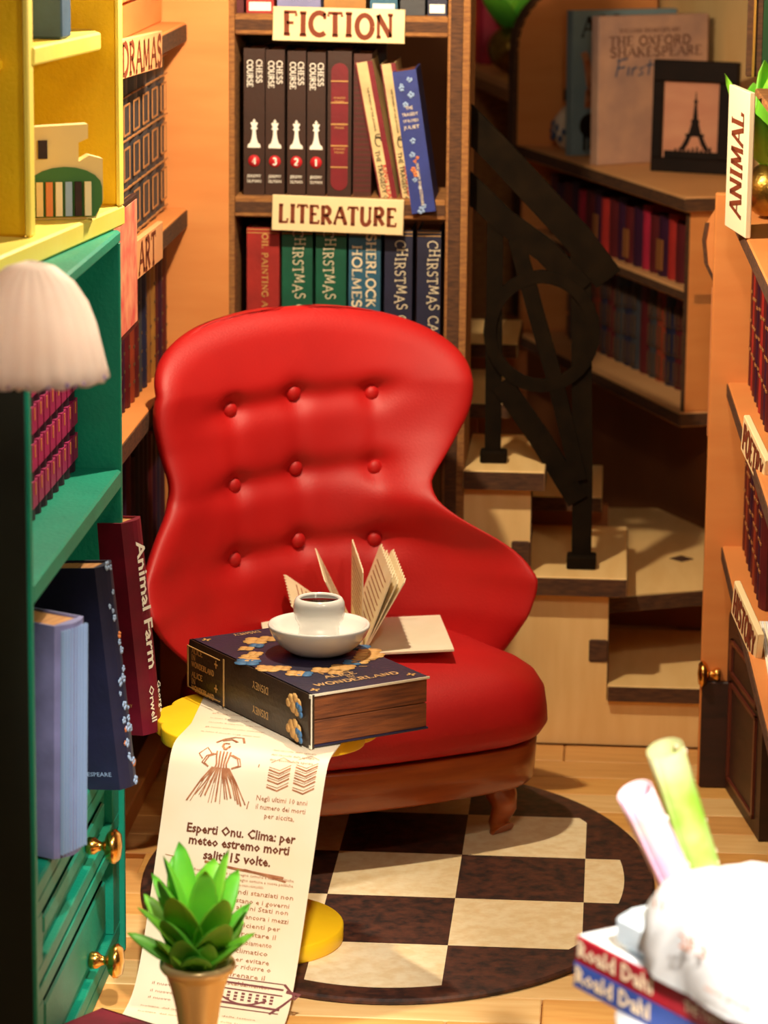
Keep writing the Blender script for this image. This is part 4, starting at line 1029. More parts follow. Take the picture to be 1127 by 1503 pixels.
q = MB(); q.grid(stack(ol2, [(.122, .5), (.116, .02), (.118, .006), (.124, .0), (.196, -.004), (.202, .001), (.204, .02), (.204, .5)]), True, False, True)
o = q.build('wooden_base', CHAIRW, ch)
md = o.modifiers.new('edge', 'EDGE_SPLIT'); md.split_angle = math.radians(50)
# cabriole legs
def cab(sx, sy):
    q = MB(); x, y = sx*.225, -.40 if sy < 0 else -.04
    s = 1 if sx > 0 else -1
    pts = [(x, y, .125), (x, y-.004*-sy, .105), (x+s*.004, y+sy*.016, .085), (x+s*.006, y+sy*.020, .065), (x+s*.002, y+sy*.012, .045), (x, y+sy*.006, .03), (x+s*.002, y+sy*.012, .019), (x+s*.004, y+sy*.018, .0135)]
    q.tube(pts, [.036, .034, .030, .025, .020, .019, .024, .027], 14); return q
for sx in (-1, 1):
    for sy in (-1, 1):
        if sy > 0:
            q = cab(sx, sy); q.v = [(a, b, c_-.0105) if c_ < .12 else (a, b, c_) for a, b, c_ in q.v] if False else q.v
        else: q = cab(sx, sy)
        q.build('leg', CHAIRW, ch)

# ================================================================== yellow table
tc = Vector((-.600, -.225, 0))
tb = thing('side_table', 'yellow side table with scalloped top and round foot in front of the armchair', 'table', (tc.x, tc.y, 0))
def scal(R, n, amp): return [((R-amp+amp*abs(math.cos(a*n/2))**.6)*math.cos(a), (R-amp+amp*abs(math.cos(a*n/2))**.6)*math.sin(a)) for a in [k*2*math.pi/160 for k in range(160)]]
tp = scal(.197, 10, .012)
q = MB(); q.prism(tp, .028, Matrix.Translation((tc.x+.012, tc.y+.004, .404)), True); o = q.build('tabletop', TABY, tb); md = o.modifiers.new('bev', 'BEVEL'); md.width = .004; md.segments = 2; md.limit_method = 'ANGLE'; md.angle_limit = math.radians(60)
MB().lathe([(.0, 0), (.15, 0), (.152, .003), (.152, .029), (.149, .032), (.0, .032)], 64, Matrix.Translation((tc.x-.005, tc.y+.03, .011))).build('base', TABY, tb)
MB().lathe([(.03, .032), (.022, .05), (.018, .1), (.018, .35), (.03, .40), (.0, .404)], 24, Matrix.Translation((tc.x, tc.y+.02, .008))).build('pole', TABY, tb)

# ================================================================== newspaper
path = [(-.02, .4335), (-.20, .4335), (-.34, .434), (-.395, .4345), (-.425, .433), (-.445, .425), (-.458, .405), (-.466, .36), (-.472, .29), (-.483, .20), (-.497, .12), (-.515, .065), (-.545, .028), (-.59, .012), (-.65, .008), (-.74, .006), (-.86, .005)]
pth = np.array(path)
def cr(P, n=6):
    out = []
    for i in range(len(P)-1):
        p0, p1, p2, p3 = P[max(i-1, 0)], P[i], P[i+1], P[min(i+2, len(P)-1)]
        for k in range(n):
            t = k/n; out.append(.5*((2*p1)+(-p0+p2)*t+(2*p0-5*p1+4*p2-p3)*t*t+(-p0+3*p1-3*p2+p3)*t**3))
    out.append(P[-1]); return np.array(out)
pth = cr(pth); sl = np.concatenate([[0], np.cumsum(np.sqrt(((pth[1:]-pth[:-1])**2).sum(1)))])
S0 = float(np.interp(0, [0], [0])); LT = sl[-1]
def npos(u, s, off=0.):
    """u across (-.5..+.5 of the width), s = distance along the sheet"""
    y = float(np.interp(s, sl, pth[:, 0])); z = float(np.interp(s, sl, pth[:, 1]))
    y2 = float(np.interp(s+.004, sl, pth[:, 0])); z2 = float(np.interp(s+.004, sl, pth[:, 1])); ty, tz = y2-y, z2-z; L = math.hypot(ty, tz) or 1
    ny, nz = (tz/L, -ty/L)   # pointing outwards / up
    x = -.577-.115*max(0, (s-.30))/.9+u*.272
    sk = -.07*u
    return (x, y+ny*off+sk, z+nz*off)
npp = thing('newspaper', 'long cream newspaper sheet hanging from under the thick book to the floor', 'newspaper', (-.65, -.5, 0.008))
NS = 110
P = [[npos(-.5+j/12, LT*i/NS) for j in range(13)] for i in range(NS+1)]
Pb = [[npos(-.5+j/12, LT*i/NS, -.0016) for j in range(13)] for i in range(NS+1)]
NEWS = mat('newsprint', (244, 230, 204), .38, (238, 216, 180), 5)
q = MB(); q.grid([r[::-1] for r in P]); q.grid(Pb); q.build('sheet', NEWS, npp)
def ptxt(q, s, u, sc, h, width, bold=0.):
    vs, fs = textpolys(s, bold); xs = [v[0] for v in vs]; wd = max(xs)-min(xs); fx = width/wd
    q.add([npos(u+v[0]*fx/.272, sc-v[1]*h, .0012) for v in vs], fs)
def pstroke(q, pts, wd):
    P = [Vector((p[0], p[1])) for p in pts]; L, R = [], []
    for i, p in enumerate(P):
        t = P[min(i+1, len(P)-1)]-P[max(i-1, 0)]; t.normalize(); n_ = Vector((-t.y, t.x))*wd/2
        L.append(npos((p.x+n_.x)/.272, p.y+n_.y, .0013)); R.append(npos((p.x-n_.x)/.272, p.y-n_.y, .0013))
    k = len(P); q.add(L+R, [(i, i+1, k+i+1, k+i) for i in range(k-1)])
def sat(py, z=None):
    """distance along the sheet that shows at picture row py on its middle line"""
    best = None
    for i in range(400):
        s = LT*i/400; p = Vector(npos(0, s))-CAMLOC; c_ = CAMROT.transposed() @ p; v = H/2-FPX*c_.y/-c_.z
        if best is None or abs(v-py) < best[0]: best = (abs(v-py), s)
    return best[1]
q = MB()
for i, (t_, f_) in enumerate((('Esperti Onu. Clima: per', .190), ('meteo estremo morti', .176), ('saliti 15 volte.', .118))): ptxt(q, t_, .02, sat(1222+19*i), .022, f_, .027)
q.build('headline', INK, npp)
q = MB()
for i, t_ in enumerate(('Negli ultimi 10 anni', 'il numero dei morti', 'per siccita,')): ptxt(q, t_, .25, sat(1168+13*i), .0125, (.088, .086, .052)[i], .006)
rr = random.Random(5)
for i in range(6): ptxt(q, ('secondo il rapporto delle nazioni', 'gli eventi estremi sono aumentati', 'in tutto il mondo negli ultimi anni')[i % 3], -.20, sat(1050+6.5*i), .007, .105, 0)
for i in range(3): ptxt(q, 'dati raccolti dalla agenzia', .27, sat(1098+7*i), .006, .075, 0)
for i in range(3): ptxt(q, 'Per fare fronte al clima serve un impegno comune e nuove politiche', .03, sat(1281+8*i), .0075, .20 if i < 2 else .10, 0)
body = ('i fondi stanziati non', 'bastano e i governi', 'di alcuni Stati non', 'hanno ancora i mezzi', 'sufficienti per', 'affrontare il', 'cambiamento', 'climatico', 'per evitare', 'per ridurre o', 'frenare il', 'riscaldamento.')
for i, t_ in enumerate(body): ptxt(q, t_, .20, sat(1306+12.2*i), .0115, .0068*len(t_)*.72+.012, .004)
for i in range(14): ptxt(q, ('le conseguenze del', 'clima sono gravi'), -.28, 0, 0, 0) if False else None
for i in range(2): ptxt(q, 'notizie dal mondo dei libri e della lettura', -.05, sat(1488+9*i), .006, .2, 0)
for i in range(3): ptxt(q, 'il nuovo', -.32, sat(1455+10*i), .008, .04, 0)
pstroke(q, [(.028, sat(1075)), (.020, sat(1120)), (.010, sat(1185))], .0018)
q.build('body_text', INKL, npp)
# sketches: lady in a wide dress, stacks of books, brush stroke, typewriter
q = MB(); sb = sat(1170); s0 = sat(1085); cx = -.045
SV = [sat(1078+3*i) for i in range(36)]
k_ = lambda x, v: (cx+x, SV[max(0, min(35, int(round((v*102+4)/3))))])
for i in range(17):
    x = -.052+.0065*i+rr.uniform(-.002, .002); pstroke(q, [k_(x*.28, .48), k_(x*.6, .66+rr.uniform(-.03, .03)), k_(x, .98+rr.uniform(-.08, .04))], rr.choice((.0012, .002, .0028)))
for i in range(9):
    x = -.014+.0035*i; pstroke(q, [k_(x*.8, .50), k_(x*1.3, .58), k_(x*2.2, .70)], .0016)
for x in (-.012, -.006, 0, .006, .012): pstroke(q, [k_(x, .26), k_(x*.9, .34), k_(x*.7, .42), k_(x*.8, .50)], .003)
for dx in (0, .004): pstroke(q, [k_(-.012-dx, .27), k_(-.024-dx, .34), k_(-.030-dx, .42), k_(-.022, .50)], .0025); pstroke(q, [k_(.012+dx, .27), k_(.026+dx, .34), k_(.030+dx, .42), k_(.018, .50)], .0025)
for k in range(6): pstroke(q, [k_(.000+.006*math.cos(a), .17+.045*math.sin(a)) for a in [k*.9+.3*m for m in range(4)]], .004)
pstroke(q, [k_(-.020, .13), k_(-.010, .08), k_(.004, .05), k_(.018, .06), k_(.026, .11)], .004); pstroke(q, [k_(-.012, .10), k_(.002, .07), k_(.014, .10)], .006); pstroke(q, [k_(-.034, .36), k_(-.042, .30), k_(-.030, .24), k_(-.018, .30)], .0022)
for (bx0, n_) in ((.055, 4), (.100, 5)):
    for i in range(n_):
        z_ = sat(1150-8*i); pstroke(q, [(bx0-.017, z_), (bx0+.002, z_+.005), (bx0+.020, z_-.006)], .0024); pstroke(q, [(bx0-.017, z_-.004), (bx0+.002, z_+.000), (bx0+.020, z_-.011)], .0009)
    z_ = sat(1150-8*n_-2); pstroke(q, [(bx0-.015, z_), (bx0+.004, z_-.012), (bx0+.020, z_-.004)], .0009)
s1 = sat(1271); s2 = sat(1280)
pstroke(q, [(-.05, s1-.004), (0, s1+.002), (.05, s1+.006), (.09, s2)], .004); pstroke(q, [(.02, s1+.002), (.06, s2), (.095, s2+.006)], .003); pstroke(q, [(-.12, s1-.008), (-.08, s1-.004)], .001)
q.build('lady_and_books_sketch', INKL, npp)
q = MB(); ta, te = sat(1432), sat(1478)
kk = lambda x, v: (.055+x, ta+(te-ta)*v)
for v0, v1, wd in ((.0, .0, .0015), (.12, .16, .003), (.3, .34, .002), (.75, .8, .004), (.95, .95, .002)): pstroke(q, [kk(-.07, v0), kk(.065, v1)], wd)
pstroke(q, [kk(-.07, 0), kk(-.075, .5), kk(-.06, 1)], .003); pstroke(q, [kk(.065, 0), kk(.085, .3), kk(.07, .6), kk(.05, 1)], .004)
pstroke(q, [kk(.07, .2), kk(.095, .25), kk(.085, .4)], .005)
for i in range(3):
    for j in range(9): pstroke(q, [kk(-.055+.0125*j, .42+.1*i), kk(-.049+.0125*j, .42+.1*i)], .0035)
pstroke(q, [kk(x*.001, .55+.22*math.sin((x+40)/80*math.pi)) for x in range(-40, 41, 8)], .003)
q.build('typewriter_sketch', mat('plum_brown_ink', (120, 60, 60), .8), npp)

# ================================================================== thick book on the table
NB = Vector((-.490, -.427, .4365)); du = Vector((-.256, .352, 0)); dw = Vector((.162, .174, 0)); du.normalize(); LW, WW, TT = .430, .238, .094
dw = (dw-du*dw.dot(du)).normalized()
Mk = Matrix.Identity(4)
for i in range(3): Mk[i][0] = dw[i]; Mk[i][1] = du[i]; Mk[i][3] = NB[i]
bk = thing('thick_book', 'thick navy book lettered ALICE IN WONDERLAND lying on the yellow table under the cup', 'book', NB)
NAVY = mat('dark_navy_cover', (34, 26, 58), .5, (28, 22, 48), 20, bump=.2, bscale=150); SPN = mat('dark_brown_spine', (60, 42, 26), .5, (48, 34, 26), 20, bump=.2, bscale=150)
q = MB()
q.box((0, .004, TT-.004), (WW, LW, TT), Mk, .0015); q.box((0, .004, 0), (WW, LW, .004), Mk, .0015); q.build('cover', NAVY, bk)
# spine, slightly bowed, on the long left side
sp = [(-.006*math.sin(math.pi*i/8), TT*i/8) for i in range(9)]
q = MB(); q.prism([(p[0], p[1]) for p in sp]+[(.006, TT), (.006, 0)], LW, Mk @ frame((0, LW, 0), (1, 0, 0), (0, 0, 1))); q.build('spine', SPN, bk)
q = MB(); q.box((.006, .007, .004), (WW-.003, LW-.006, TT*.5-.0008), Mk, .001); q.box((.006, .007, TT*.5+.0008), (WW-.003, LW-.006, TT-.004), Mk, .001); q.build('page_block', PAGEW, bk)
# border lines and lettering on the spine: local frame reading from the far end to the near end
SPM = Mk @ frame((-.0072, LW, 0), (0, -1, 0), (0, 0, 1))   # x runs towards the camera, y up
GB = mat('dull_gold_ink', (196, 152, 92), .6)
q = MB()
for x0, x1, y0, y1 in ((.006, .0085, .008, TT-.008), (.006, .125, TT-.010, TT-.0085), (.006, .125, .0085, .010), (.138, .1405, .004, TT-.004)): q.box((x0, y0, -.0004), (x1, y1, .0016), SPM)
q.box((-.0008, .004, TT-.003), (.0012, LW, TT+.0008), Mk) if False else None
q.box((.0, .0, .0), (.0, .0, .0)) if False else None
for yy in (TT*.72, TT*.25):
    for i, (t_, wd) in enumerate((('ALICE', .040), ('IN', .014), ('WONDERLAND', .082))):
        roman(q, t_, SPM @ Matrix.Translation((.018+wd/2+.004, yy+.0125-.0125*i, .001)), .0095, wd, wid=.22, thin=.6)
    st_ = .006
    for a in (0, 90): strokes(q, [(1, [(-st_*math.cos(math.radians(a)), -st_*1.2*math.sin(math.radians(a))), (st_*math.cos(math.radians(a)), st_*1.2*math.sin(math.radians(a)))])], SPM @ Matrix.Translation((.112, yy+.006, .001)), .003)
    roman(q, 'DISNEY', SPM @ Matrix.Translation((.27, yy+.002, .001)) @ Matrix.Rotation(math.pi, 4, 'Z'), .012, .055, wid=.14, thin=.8)
q.build('spine_lettering', GB, bk)
q = MB(); q.box((-.0012, -.0006, -.0004), (.0012, .006, TT+.0006), Mk); q.box((.0, .0028, TT-.0035), (WW, .0045, TT+.0004), Mk); q.build('cream_cover_edge', PAPER, bk)
YP = mat('ochre_flower_print', (226, 176, 104), .6, (206, 150, 84), 30); BP = mat('blue_flower_print', (70, 116, 160), .6)
q = MB(); q2 = MB()
for yy in (TT*.74, TT*.26):
    for (x, y, s) in ((.375, .006, .010), (.388, .010, .010), (.400, .004, .009), (.382, -.006, .011), (.366, -.002, .008), (.394, -.010, .010)): q.lathe([(0, .0006), (s, .0005), (s, 0)], 9, SPM @ Matrix.Translation((x, yy+y, .0004)))
    for (x, y, s) in ((.404, -.004, .008), (.396, .0, .006), (.408, -.014, .006)): q2.lathe([(0, .0012), (s, .0011), (s, 0)], 8, SPM @ Matrix.Translation((x, yy+y, .0004)))
# cover: floral wreath round the saucer, title facing right
CM_ = Mk @ Matrix.Translation((0, 0, TT+.0006))
cc = (WW*.52, LW*.53)
rr = random.Random(12)
for k in range(30):
    a = k*2*math.pi/30+rr.uniform(-.1, .1); R_ = .100+rr.uniform(-.016, .020); s = rr.uniform(.012, .023)
    tgt = q if (k % 5) else q2
    for j in range(4): tgt.lathe([(0, .0008), (s*.6, .0006), (s*.6, 0)], 8, CM_ @ Matrix.Translation((cc[0]+R_*math.cos(a)*1.02+s*.55*math.cos(j*1.6), cc[1]+R_*1.12*math.sin(a)+s*.55*math.sin(j*1.6), 0)))
for k in range(16):
    a = k*2*math.pi/16; x0 = cc[0]+.108*math.cos(a); y0 = cc[1]+.12*math.sin(a); strokes(q, [(1, [(x0, y0), (x0+.014*math.cos(a+.6), y0+.014*math.sin(a+.6))])], CM_ @ Matrix.Translation((0, 0, .0006)), .0025)
for (x, y) in ((.022, LW-.022), (WW-.022, LW-.022), (.022, .026), (WW-.022, .028)):
    for a in (0, 90): strokes(q, [(1, [(x-.009*math.cos(math.radians(a)), y-.009*math.sin(math.radians(a))), (x+.009*math.cos(math.radians(a)), y+.009*math.sin(math.radians(a)))])], CM_ @ Matrix.Translation((0, 0, .0004)), .004)
q.build('ochre_print', YP, bk); q2.build('blue_print', BP, bk)
q = MB(); TM = CM_ @ frame((WW*.5, .056, .0004), (1, 0, 0), (0, 1, 0))
roman(q, 'ALICE', TM @ Matrix.Translation((-.012, .030, 0)), .0145, .062, wid=.22, thin=.6); roman(q, 'IN', TM @ Matrix.Translation((-.0, .013, 0)), .009, .014, wid=.2); roman(q, 'WONDERLAND', TM @ Matrix.Translation((.0, -.006, 0)), .0155, .165, wid=.22, thin=.6)
roman(q, 'DISNEY', CM_ @ frame((WW*.45, LW-.018, .0004), (-1, 0, 0), (0, -1, 0)), .012, .055, wid=.14, thin=.8)
q.build('title', mat('tan_gold_title', (214, 168, 112), .6), bk)
# cup and saucer
cpos = at(468, 957, z=NB.z+TT+.001)
cu = thing('coffee_cup', 'white ceramic cup of black coffee joined to its saucer on the thick navy book', 'cup', cpos)
T0 = Matrix.Translation(cpos)
MB().lathe([(0, 0), (.040, 0), (.050, .002), (.062, .009), (.074, .020), (.084, .034), (.0895, .046), (.0905, .050), (.089, .053), (.085, .0525), (.080, .046), (.070, .034), (.056, .024), (.040, .019), (0, .018)], 56, T0).build('saucer', WHITE, cu)
MB().lathe([(.040, .016), (.0385, .026), (.036, .036), (.0355, .046), (.038, .054), (.0425, .061), (.0450, .070), (.0458, .082), (.0445, .092), (.041, .0985), (.037, .1000), (.0345, .0985), (.0335, .095), (.033, .088)], 48, T0).build('cup_wall', WHITE, cu)
MB().lathe([(.0345, .0955), (.033, .0965), (.0, .0965)], 40, T0).build('coffee', COFFEE, cu)

# ================================================================== fanned open book on the seat
ob_ = thing('open_book', 'cream book lying open on the red seat with pages fanned upright', 'book', at(520, 940, z=.352))
F_ = at(518, 909, z=.384); F_.y -= .02; N_ = F_+Vector((math.sin(.16)*.27, -math.cos(.16)*.27, 0)); ax = (N_-F_); LB = ax.length; ax.normalize(); side = Vector((-ax.y, ax.x, 0))
if side.x < 0: side = -side
PG = mat('warm_page_paper', (246, 232, 196), .7, (238, 220, 180), 12)
def page(ang, wd, name='page', txt=True, scal_=True, th=.0022, m=PG):
    a = math.radians(ang); out = side*math.cos(a)+Vector((0, 0, 1))*math.sin(a)
    M = frame(F_+Vector((0, 0, .002)), ax, out)
    n_ = 22; pts = [(0, 0)]+[(LB*i/n_, wd+(.0035*(1 if i % 2 else -1) if scal_ else 0)) for i in range(n_+1)]+[(LB, 0)]
    q = MB(); q.prism(pts, th, M); o = q.build(name, m, ob_)
    if txt:
        q = MB(); rr = random.Random(int(ang))
        for k in range(9):
            for s_ in (th+.0006, -.0006): 
                y0 = wd*(.28+.07*k)
                q.add([(LB*.12, y0, s_), (LB*(.72+.2*rr.random()), y0, s_), (LB*.88, y0+.003, s_), (LB*.12, y0+.003, s_)], [(0, 1, 2, 3)], False, M)
        q.build('printed_lines', INKL, o)
page(178, .185, 'cover', False, False, .004, PAPER); page(2, .178, 'cover', False, False, .004, PAPER)
for a_ in (144, 116, 90, 70, 61): page(a_, .168)
page(65, .160, txt=False)
q = MB(); M = frame(F_+Vector((0, 0, .0068)), ax, side); sans(q, 'Alice was beginning to get very tired', M @ frame((.025, .085, .012), (0, 1, 0), (-1, 0, 0)), .010, .09, .008); q.build('heading', INK, ob_)

# ================================================================== foreground succulent
vc = at(290, 1412, y=-1.05); vb = Vector((vc.x, vc.y, 0))
pv = thing('potted_succulent', 'bright green succulent in a flared gold vase standing in front of the newspaper', 'plant', vb)
Tv = Matrix.Translation(vb); zr = vc.z
MB().lathe([(0, 0), (.045, 0), (.047, .01), (.036, .05), (.030, .10), (.030, zr-.10), (.034, zr-.07), (.041, zr-.04), (.047, zr-.022), (.050, zr-.014), (.0545, zr-.012), (.0575, zr-.007), (.0575, zr-.001), (.054, zr+.004), (.049, zr+.001), (.045, zr-.01), (.0, zr-.012)], 48, Tv).build('vase', VASE, pv)
rr = random.Random(21)
cen = vb+Vector((0, 0, zr-.015))
leaves = []
for k in range(26):
    ring = 0 if k < 7 else 1 if k < 14 else 2 if k < 21 else 3
    a = k*2.39996+rr.uniform(-.2, .2); el = math.radians((44, 56, 68, 82)[ring]+rr.uniform(-7, 7)); L = (.092, .104, .112, .115)[ring]*rr.uniform(.85, 1.12)
    leaves.append((a, el, L, .026*rr.uniform(.8, 1.15), (.012, .03, .052, .07)[ring]))
leaves += [(-1.75, math.radians(60), .10, .029, .0), (-2.5, math.radians(58), .085, .026, .0), (-1.2, math.radians(62), .085, .022, .0)]
for k, (a, el, L, wd, z0) in enumerate(leaves):
    d = Vector((math.cos(a)*math.cos(el), math.sin(a)*math.cos(el), math.sin(el))); sd_ = Vector((-math.sin(a), math.cos(a), 0))
    q = leafmesh(L, wd, .006, .35); M = frame(cen+Vector((math.cos(a)*.014, math.sin(a)*.014, z0)), sd_, d)
    # keep the hollow side towards the stem
    w2 = MB(); w2.v = [tuple(M @ Vector((p[0], p[1], -p[2] if (M.to_3x3() @ Vector((0, 0, 1))).dot(Vector((math.cos(a), math.sin(a), 0))) > 0 and False else p[2]))) for p in q.v]; w2.f = q.f; w2.sm = q.sm
    w2.build('leaf', SUCC if k % 3 else SUCC2, pv)

# crimson book lying on the floor at the lower left corner
P_ = at(150, 1478, z=.066); A_2 = at(88, 1504, z=.066); v_ = (P_-A_2).normalized()
M = frame(P_-v_*.078+v_.cross(Vector((0, 0, 1)))*.078-Vector((0, 0, .058)), v_, Vector((0, 0, 1)).cross(v_))
fb = thing('floor_book', 'crimson book with pale edge lying on the floor below the green drawers', 'book', M.translation, M.to_3x3(), world=False)
MB().box((-.14, -.2, .0), (.07, .085, .052), c=.002).build('page_block', PAPER, fb); 
q = MB(); q.box((-.145, -.21, .052), (.078, .078, .058), c=.002); q.box((-.145, -.21, -.006), (.078, .078, .0), c=.002); q.box((.070, -.21, -.006), (.078, .078, .058), c=.002); q.build('cover', Bcol['deep_crimson'], fb)

# ================================================================== blurred stack at the lower right
C0 = at(843, 1370, y=-1.70); zt3 = C0.z
e1 = at(1095, 1500, z=zt3)-C0; e1.z = 0; e1.normalize(); e2 = Vector((-e1.y, e1.x, 0))
if e2.y < 0: e2 = -e2
tk = .0355
ft = thing('white_pedestal', 'white round pedestal carrying the red and blue books', 'table', (C0.x+.28, C0.y-.02, 0))
pc_ = C0+e1*.2+e2*.12
MB().lathe([(0, 0), (.11, 0), (.11, .02), (.03, .04), (.03, zt3-2*tk-.03), (.16, zt3-2*tk-.02), (.16, zt3-2*tk-.001), (0, zt3-2*tk-.001)], 40, Matrix.Translation((pc_.x, pc_.y, 0))).build('pedestal_body', WHITE, ft)
for k, (cm, lb, sc) in enumerate(((pal('bright_blue_cover', (58, 88, 176)), 'blue book at the bottom of the stack carrying the white bag', .0), (pal('bright_red_spine', (186, 20, 42)), 'red book on top of the blue one under the white bag', .004))):
    z0 = zt3-(2-k)*tk
    M = frame(Vector((C0.x, C0.y, z0))+e1*sc, e1, e2)
    b_ = thing('stacked_book', lb, 'book', M.translation, M.to_3x3(), 'books stacked at the lower right', world=False)
    q = MB(); q.box((0, 0, 0), (.42, .006, tk-.001), c=.002); q.box((0, 0, 0), (.42, .25, .003)); q.build('cover', cm, b_)
    MB().box((.002, .006, .003), (.417, .247, tk-.004)).build('page_block', PAPERW, b_)
    MB().box((0, .002, tk-.004), (.42, .25, tk-.001), c=.001).build('top_cover', PAPERW if k else cm, b_)
    q = MB(); F2 = frame((.085, -.001, tk*.5), (1, 0, 0), (0, 0, 1)); sans(q, 'Roald Dahl', F2, tk*.85, .16, .03); sans(q, 'THE TWITS' if k else 'MATILDA', frame((.27, -.001, tk*.45), (1, 0, 0), (0, 0, 1)), tk*.5, .08, .03)
    q.build('lettering', mat('pale_peach_print', (252, 226, 190), .6), b_)
    if k:
        q = MB(); roman(q, 'D', frame((.045, .075, tk-.0002), e1*0+Vector((.6, .8, 0)), (-.8, .6, 0)), .05, .03, wid=.3); roman(q, 'A', frame((.075, .115, tk-.0002), Vector((.6, .8, 0)), (-.8, .6, 0)), .04, .03, wid=.3); q.build('cover_lettering', PO, b_)
# white paper bag
TB = zt3+.0005
bg_ = thing('paper_bag', 'crumpled white paper bag with faded orange print on the red book', 'bag', C0+e1*.2+e2*.1)
ctr = C0+e1*.245+e2*.10
rr = random.Random(8); P = []
LV = ((0, .98, 0), (.03, 1.0, 0), (.07, .98, .01), (.105, .86, .02), (.125, .70, .03), (.135, .5, .03), (.130, .25, .02), (.132, .02, .02))
shape = [(-.15, -.07), (-.09, -.10), (.0, -.115), (.10, -.115), (.20, -.09), (.22, .0), (.19, .10), (.10, .14), (.0, .13), (-.09, .10), (-.13, .03)]
def at_shape(t):
    n_ = len(shape); i = int(t*n_) % n_; f = t*n_-int(t*n_); a, b = shape[i], shape[(i+1) % n_]; return a[0]+(b[0]-a[0])*f, a[1]+(b[1]-a[1])*f
for i, (z, s_, sh_) in enumerate(LV):
    row = []
    for k in range(33):
        x, y = at_shape(k/33.); cr_ = .004*math.sin(k*1.3+i*1.1)+.002*rr.uniform(-1, 1)
        row.append(Vector((ctr.x, ctr.y, TB))+e1*((x+cr_)*s_+sh_)+e2*((y+cr_)*s_)+Vector((0, 0, z+(rr.uniform(-.002, .003) if i > 1 else 0)+(.02*max(0, x/.2) if i > 2 else 0))))
    P.append(row)
q = MB(); q.grid(P, True, False, True); q.build('bag_body', PAPERW, bg_)
q = MB()
for x, z, t_, hh, ww in ((.03, .072, '2F.3', .026, .055), (-.04, .105, 'i l', .02, .02), (.10, .03, 'nuovo giornale', .010, .09)): sans(q, t_, frame(Vector((ctr.x, ctr.y, TB+z))+e1*x+e2*(-.122), e1, (0, 0, 1)), hh, ww, .01)
q.build('lettering', PO, bg_)
q = MB(); c2 = C0+e1*.125+e2*.035+Vector((0, 0, .001)); 
q.box((-.055, -.025, 0), (.075, .085, .052), frame(c2, e1, e2), .012); q.build('folded_flap', mat('pale_blue_tissue', (226, 238, 246), .6, (206, 226, 238), 9), bg_)
# rolled sheets
def roll(label, pa, pb_, r, m1, m2, name='rolled_print'):
    t = thing(name, label, 'roll', pa, group='rolled prints behind the bag')
    d = (pb_-pa); L = d.length; d.normalize(); u = d.cross(Vector((0, 1, 0))).normalized(); v = d.cross(u)
    P = [[pa+d*(L*i/6)+u*math.cos(a)*(r+.0025*a/6.3)+v*math.sin(a)*(r+.0025*a/6.3) for a in [k*7.2/36 for k in range(37)]] for i in range(7)]
    o = MB().grid(P).build('sheet', m1, t); md = o.modifiers.new('t', 'SOLIDIFY'); md.thickness = .0015
    q = MB(); rr = random.Random(int(r*1e5))
    for k in range(14):
        s = rr.uniform(.15, .98)*L; a = rr.uniform(2.6, 5.6); c = pa+d*s+u*math.cos(a)*(r+.003)+v*math.sin(a)*(r+.003); q.ball(tuple(c-(u*math.cos(a)+v*math.sin(a))*.003), .0035+.003*rr.random(), 8, 6)
    q.build('painted_spots', m2, t)
zb = TB+.004
y_r = C0.y+.22
pA = at(1010, 1330, y=-1.50); pB = at(932, 1162, y=-1.56)
roll('pink and lavender rolled print behind the white paper bag', pA, pB, .021, mat('pink_lavender_paper', (232, 176, 214), .6, (240, 214, 206), 14), mat('pale_peach_spots', (244, 214, 204), .6))
pA = at(1045, 1320, y=-1.46); pB = at(976, 1098, y=-1.52)
roll('green and white rolled print behind the white paper bag', pA, pB, .0215, mat('lime_green_paper', (150, 196, 60), .6, (226, 226, 170), 9), mat('orange_white_spots', (250, 226, 190), .6))
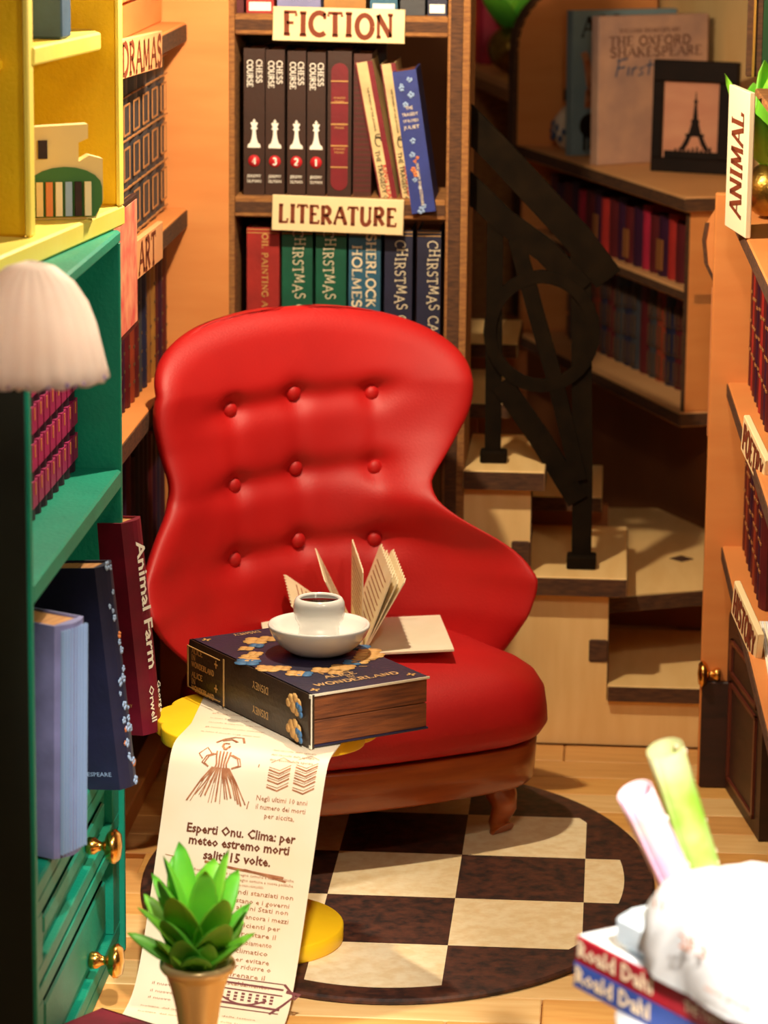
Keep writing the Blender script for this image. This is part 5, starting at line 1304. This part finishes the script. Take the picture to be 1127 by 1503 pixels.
q = MB(); c3 = C0+e1*.31+e2*.03

# ================================================================== lamp at the left edge
lc = at(47, 540, y=-1.26)
lp = thing('scalloped_lampshade', 'white ribbed lampshade with scalloped rim fixed to the dark cabinet side', 'lamp', lc)
P = []; n = 96
for i, (r, z) in enumerate(((.103, -.012), (.097, .008), (.091, .034), (.085, .060), (.074, .090), (.056, .118), (.032, .138), (.006, .146))):
    row = []
    for k in range(n):
        a = 2*math.pi*k/n; rb_ = r*(1+.018*math.cos(a*24)); sc_ = (.008*abs(math.sin(a*8)) if i == 0 else 0)
        row.append((lc.x+rb_*math.cos(a), lc.y+rb_*math.sin(a), lc.z+z-sc_+(.004 if i == 0 else 0)))
    P.append(row)
SHM = mat('white_pleated_fabric', (252, 246, 240), .6, (248, 234, 222), 12)
_nt = SHM.node_tree; _b = _nt.nodes['Principled BSDF']; _t = _nt.nodes.new('ShaderNodeBsdfTranslucent'); _t.inputs[0].default_value = (1, .9, .82, 1); _x = _nt.nodes.new('ShaderNodeMixShader'); _x.inputs[0].default_value = .4
_nt.links.new(_b.outputs[0], _x.inputs[1]); _nt.links.new(_t.outputs[0], _x.inputs[2]); _nt.links.new(_x.outputs[0], _nt.nodes['Material Output'].inputs[0])
point('shade_bulb', (lc.x+.01, lc.y, lc.z+.05), .014, .30, (1., .86, .74))
o = MB().grid(P, True, False, True).build('shade', SHM, lp); md = o.modifiers.new('t', 'SOLIDIFY'); md.thickness = .004
q = MB()
for k in range(n//2):
    a = 2*math.pi*k/(n//2); q.ball((lc.x+.101*math.cos(a), lc.y+.101*math.sin(a), lc.z-.010), .0055, 8, 6)
q.build('scalloped_trim', mat('peach_trim', (246, 222, 196), .6, (160, 130, 200), 30), lp)
MB().tube([(lc.x, lc.y, lc.z+.02), (lc.x, lc.y, lc.z+.14)], .006).build('stem', BRASS, lp)
MB().tube([(lc.x, lc.y, lc.z+.03), (lc.x-.05, lc.y+.08, lc.z+.03), (lc.x-.06, YB-.007, lc.z+.03)], .006).build('bracket_arm', BRASS, lp)
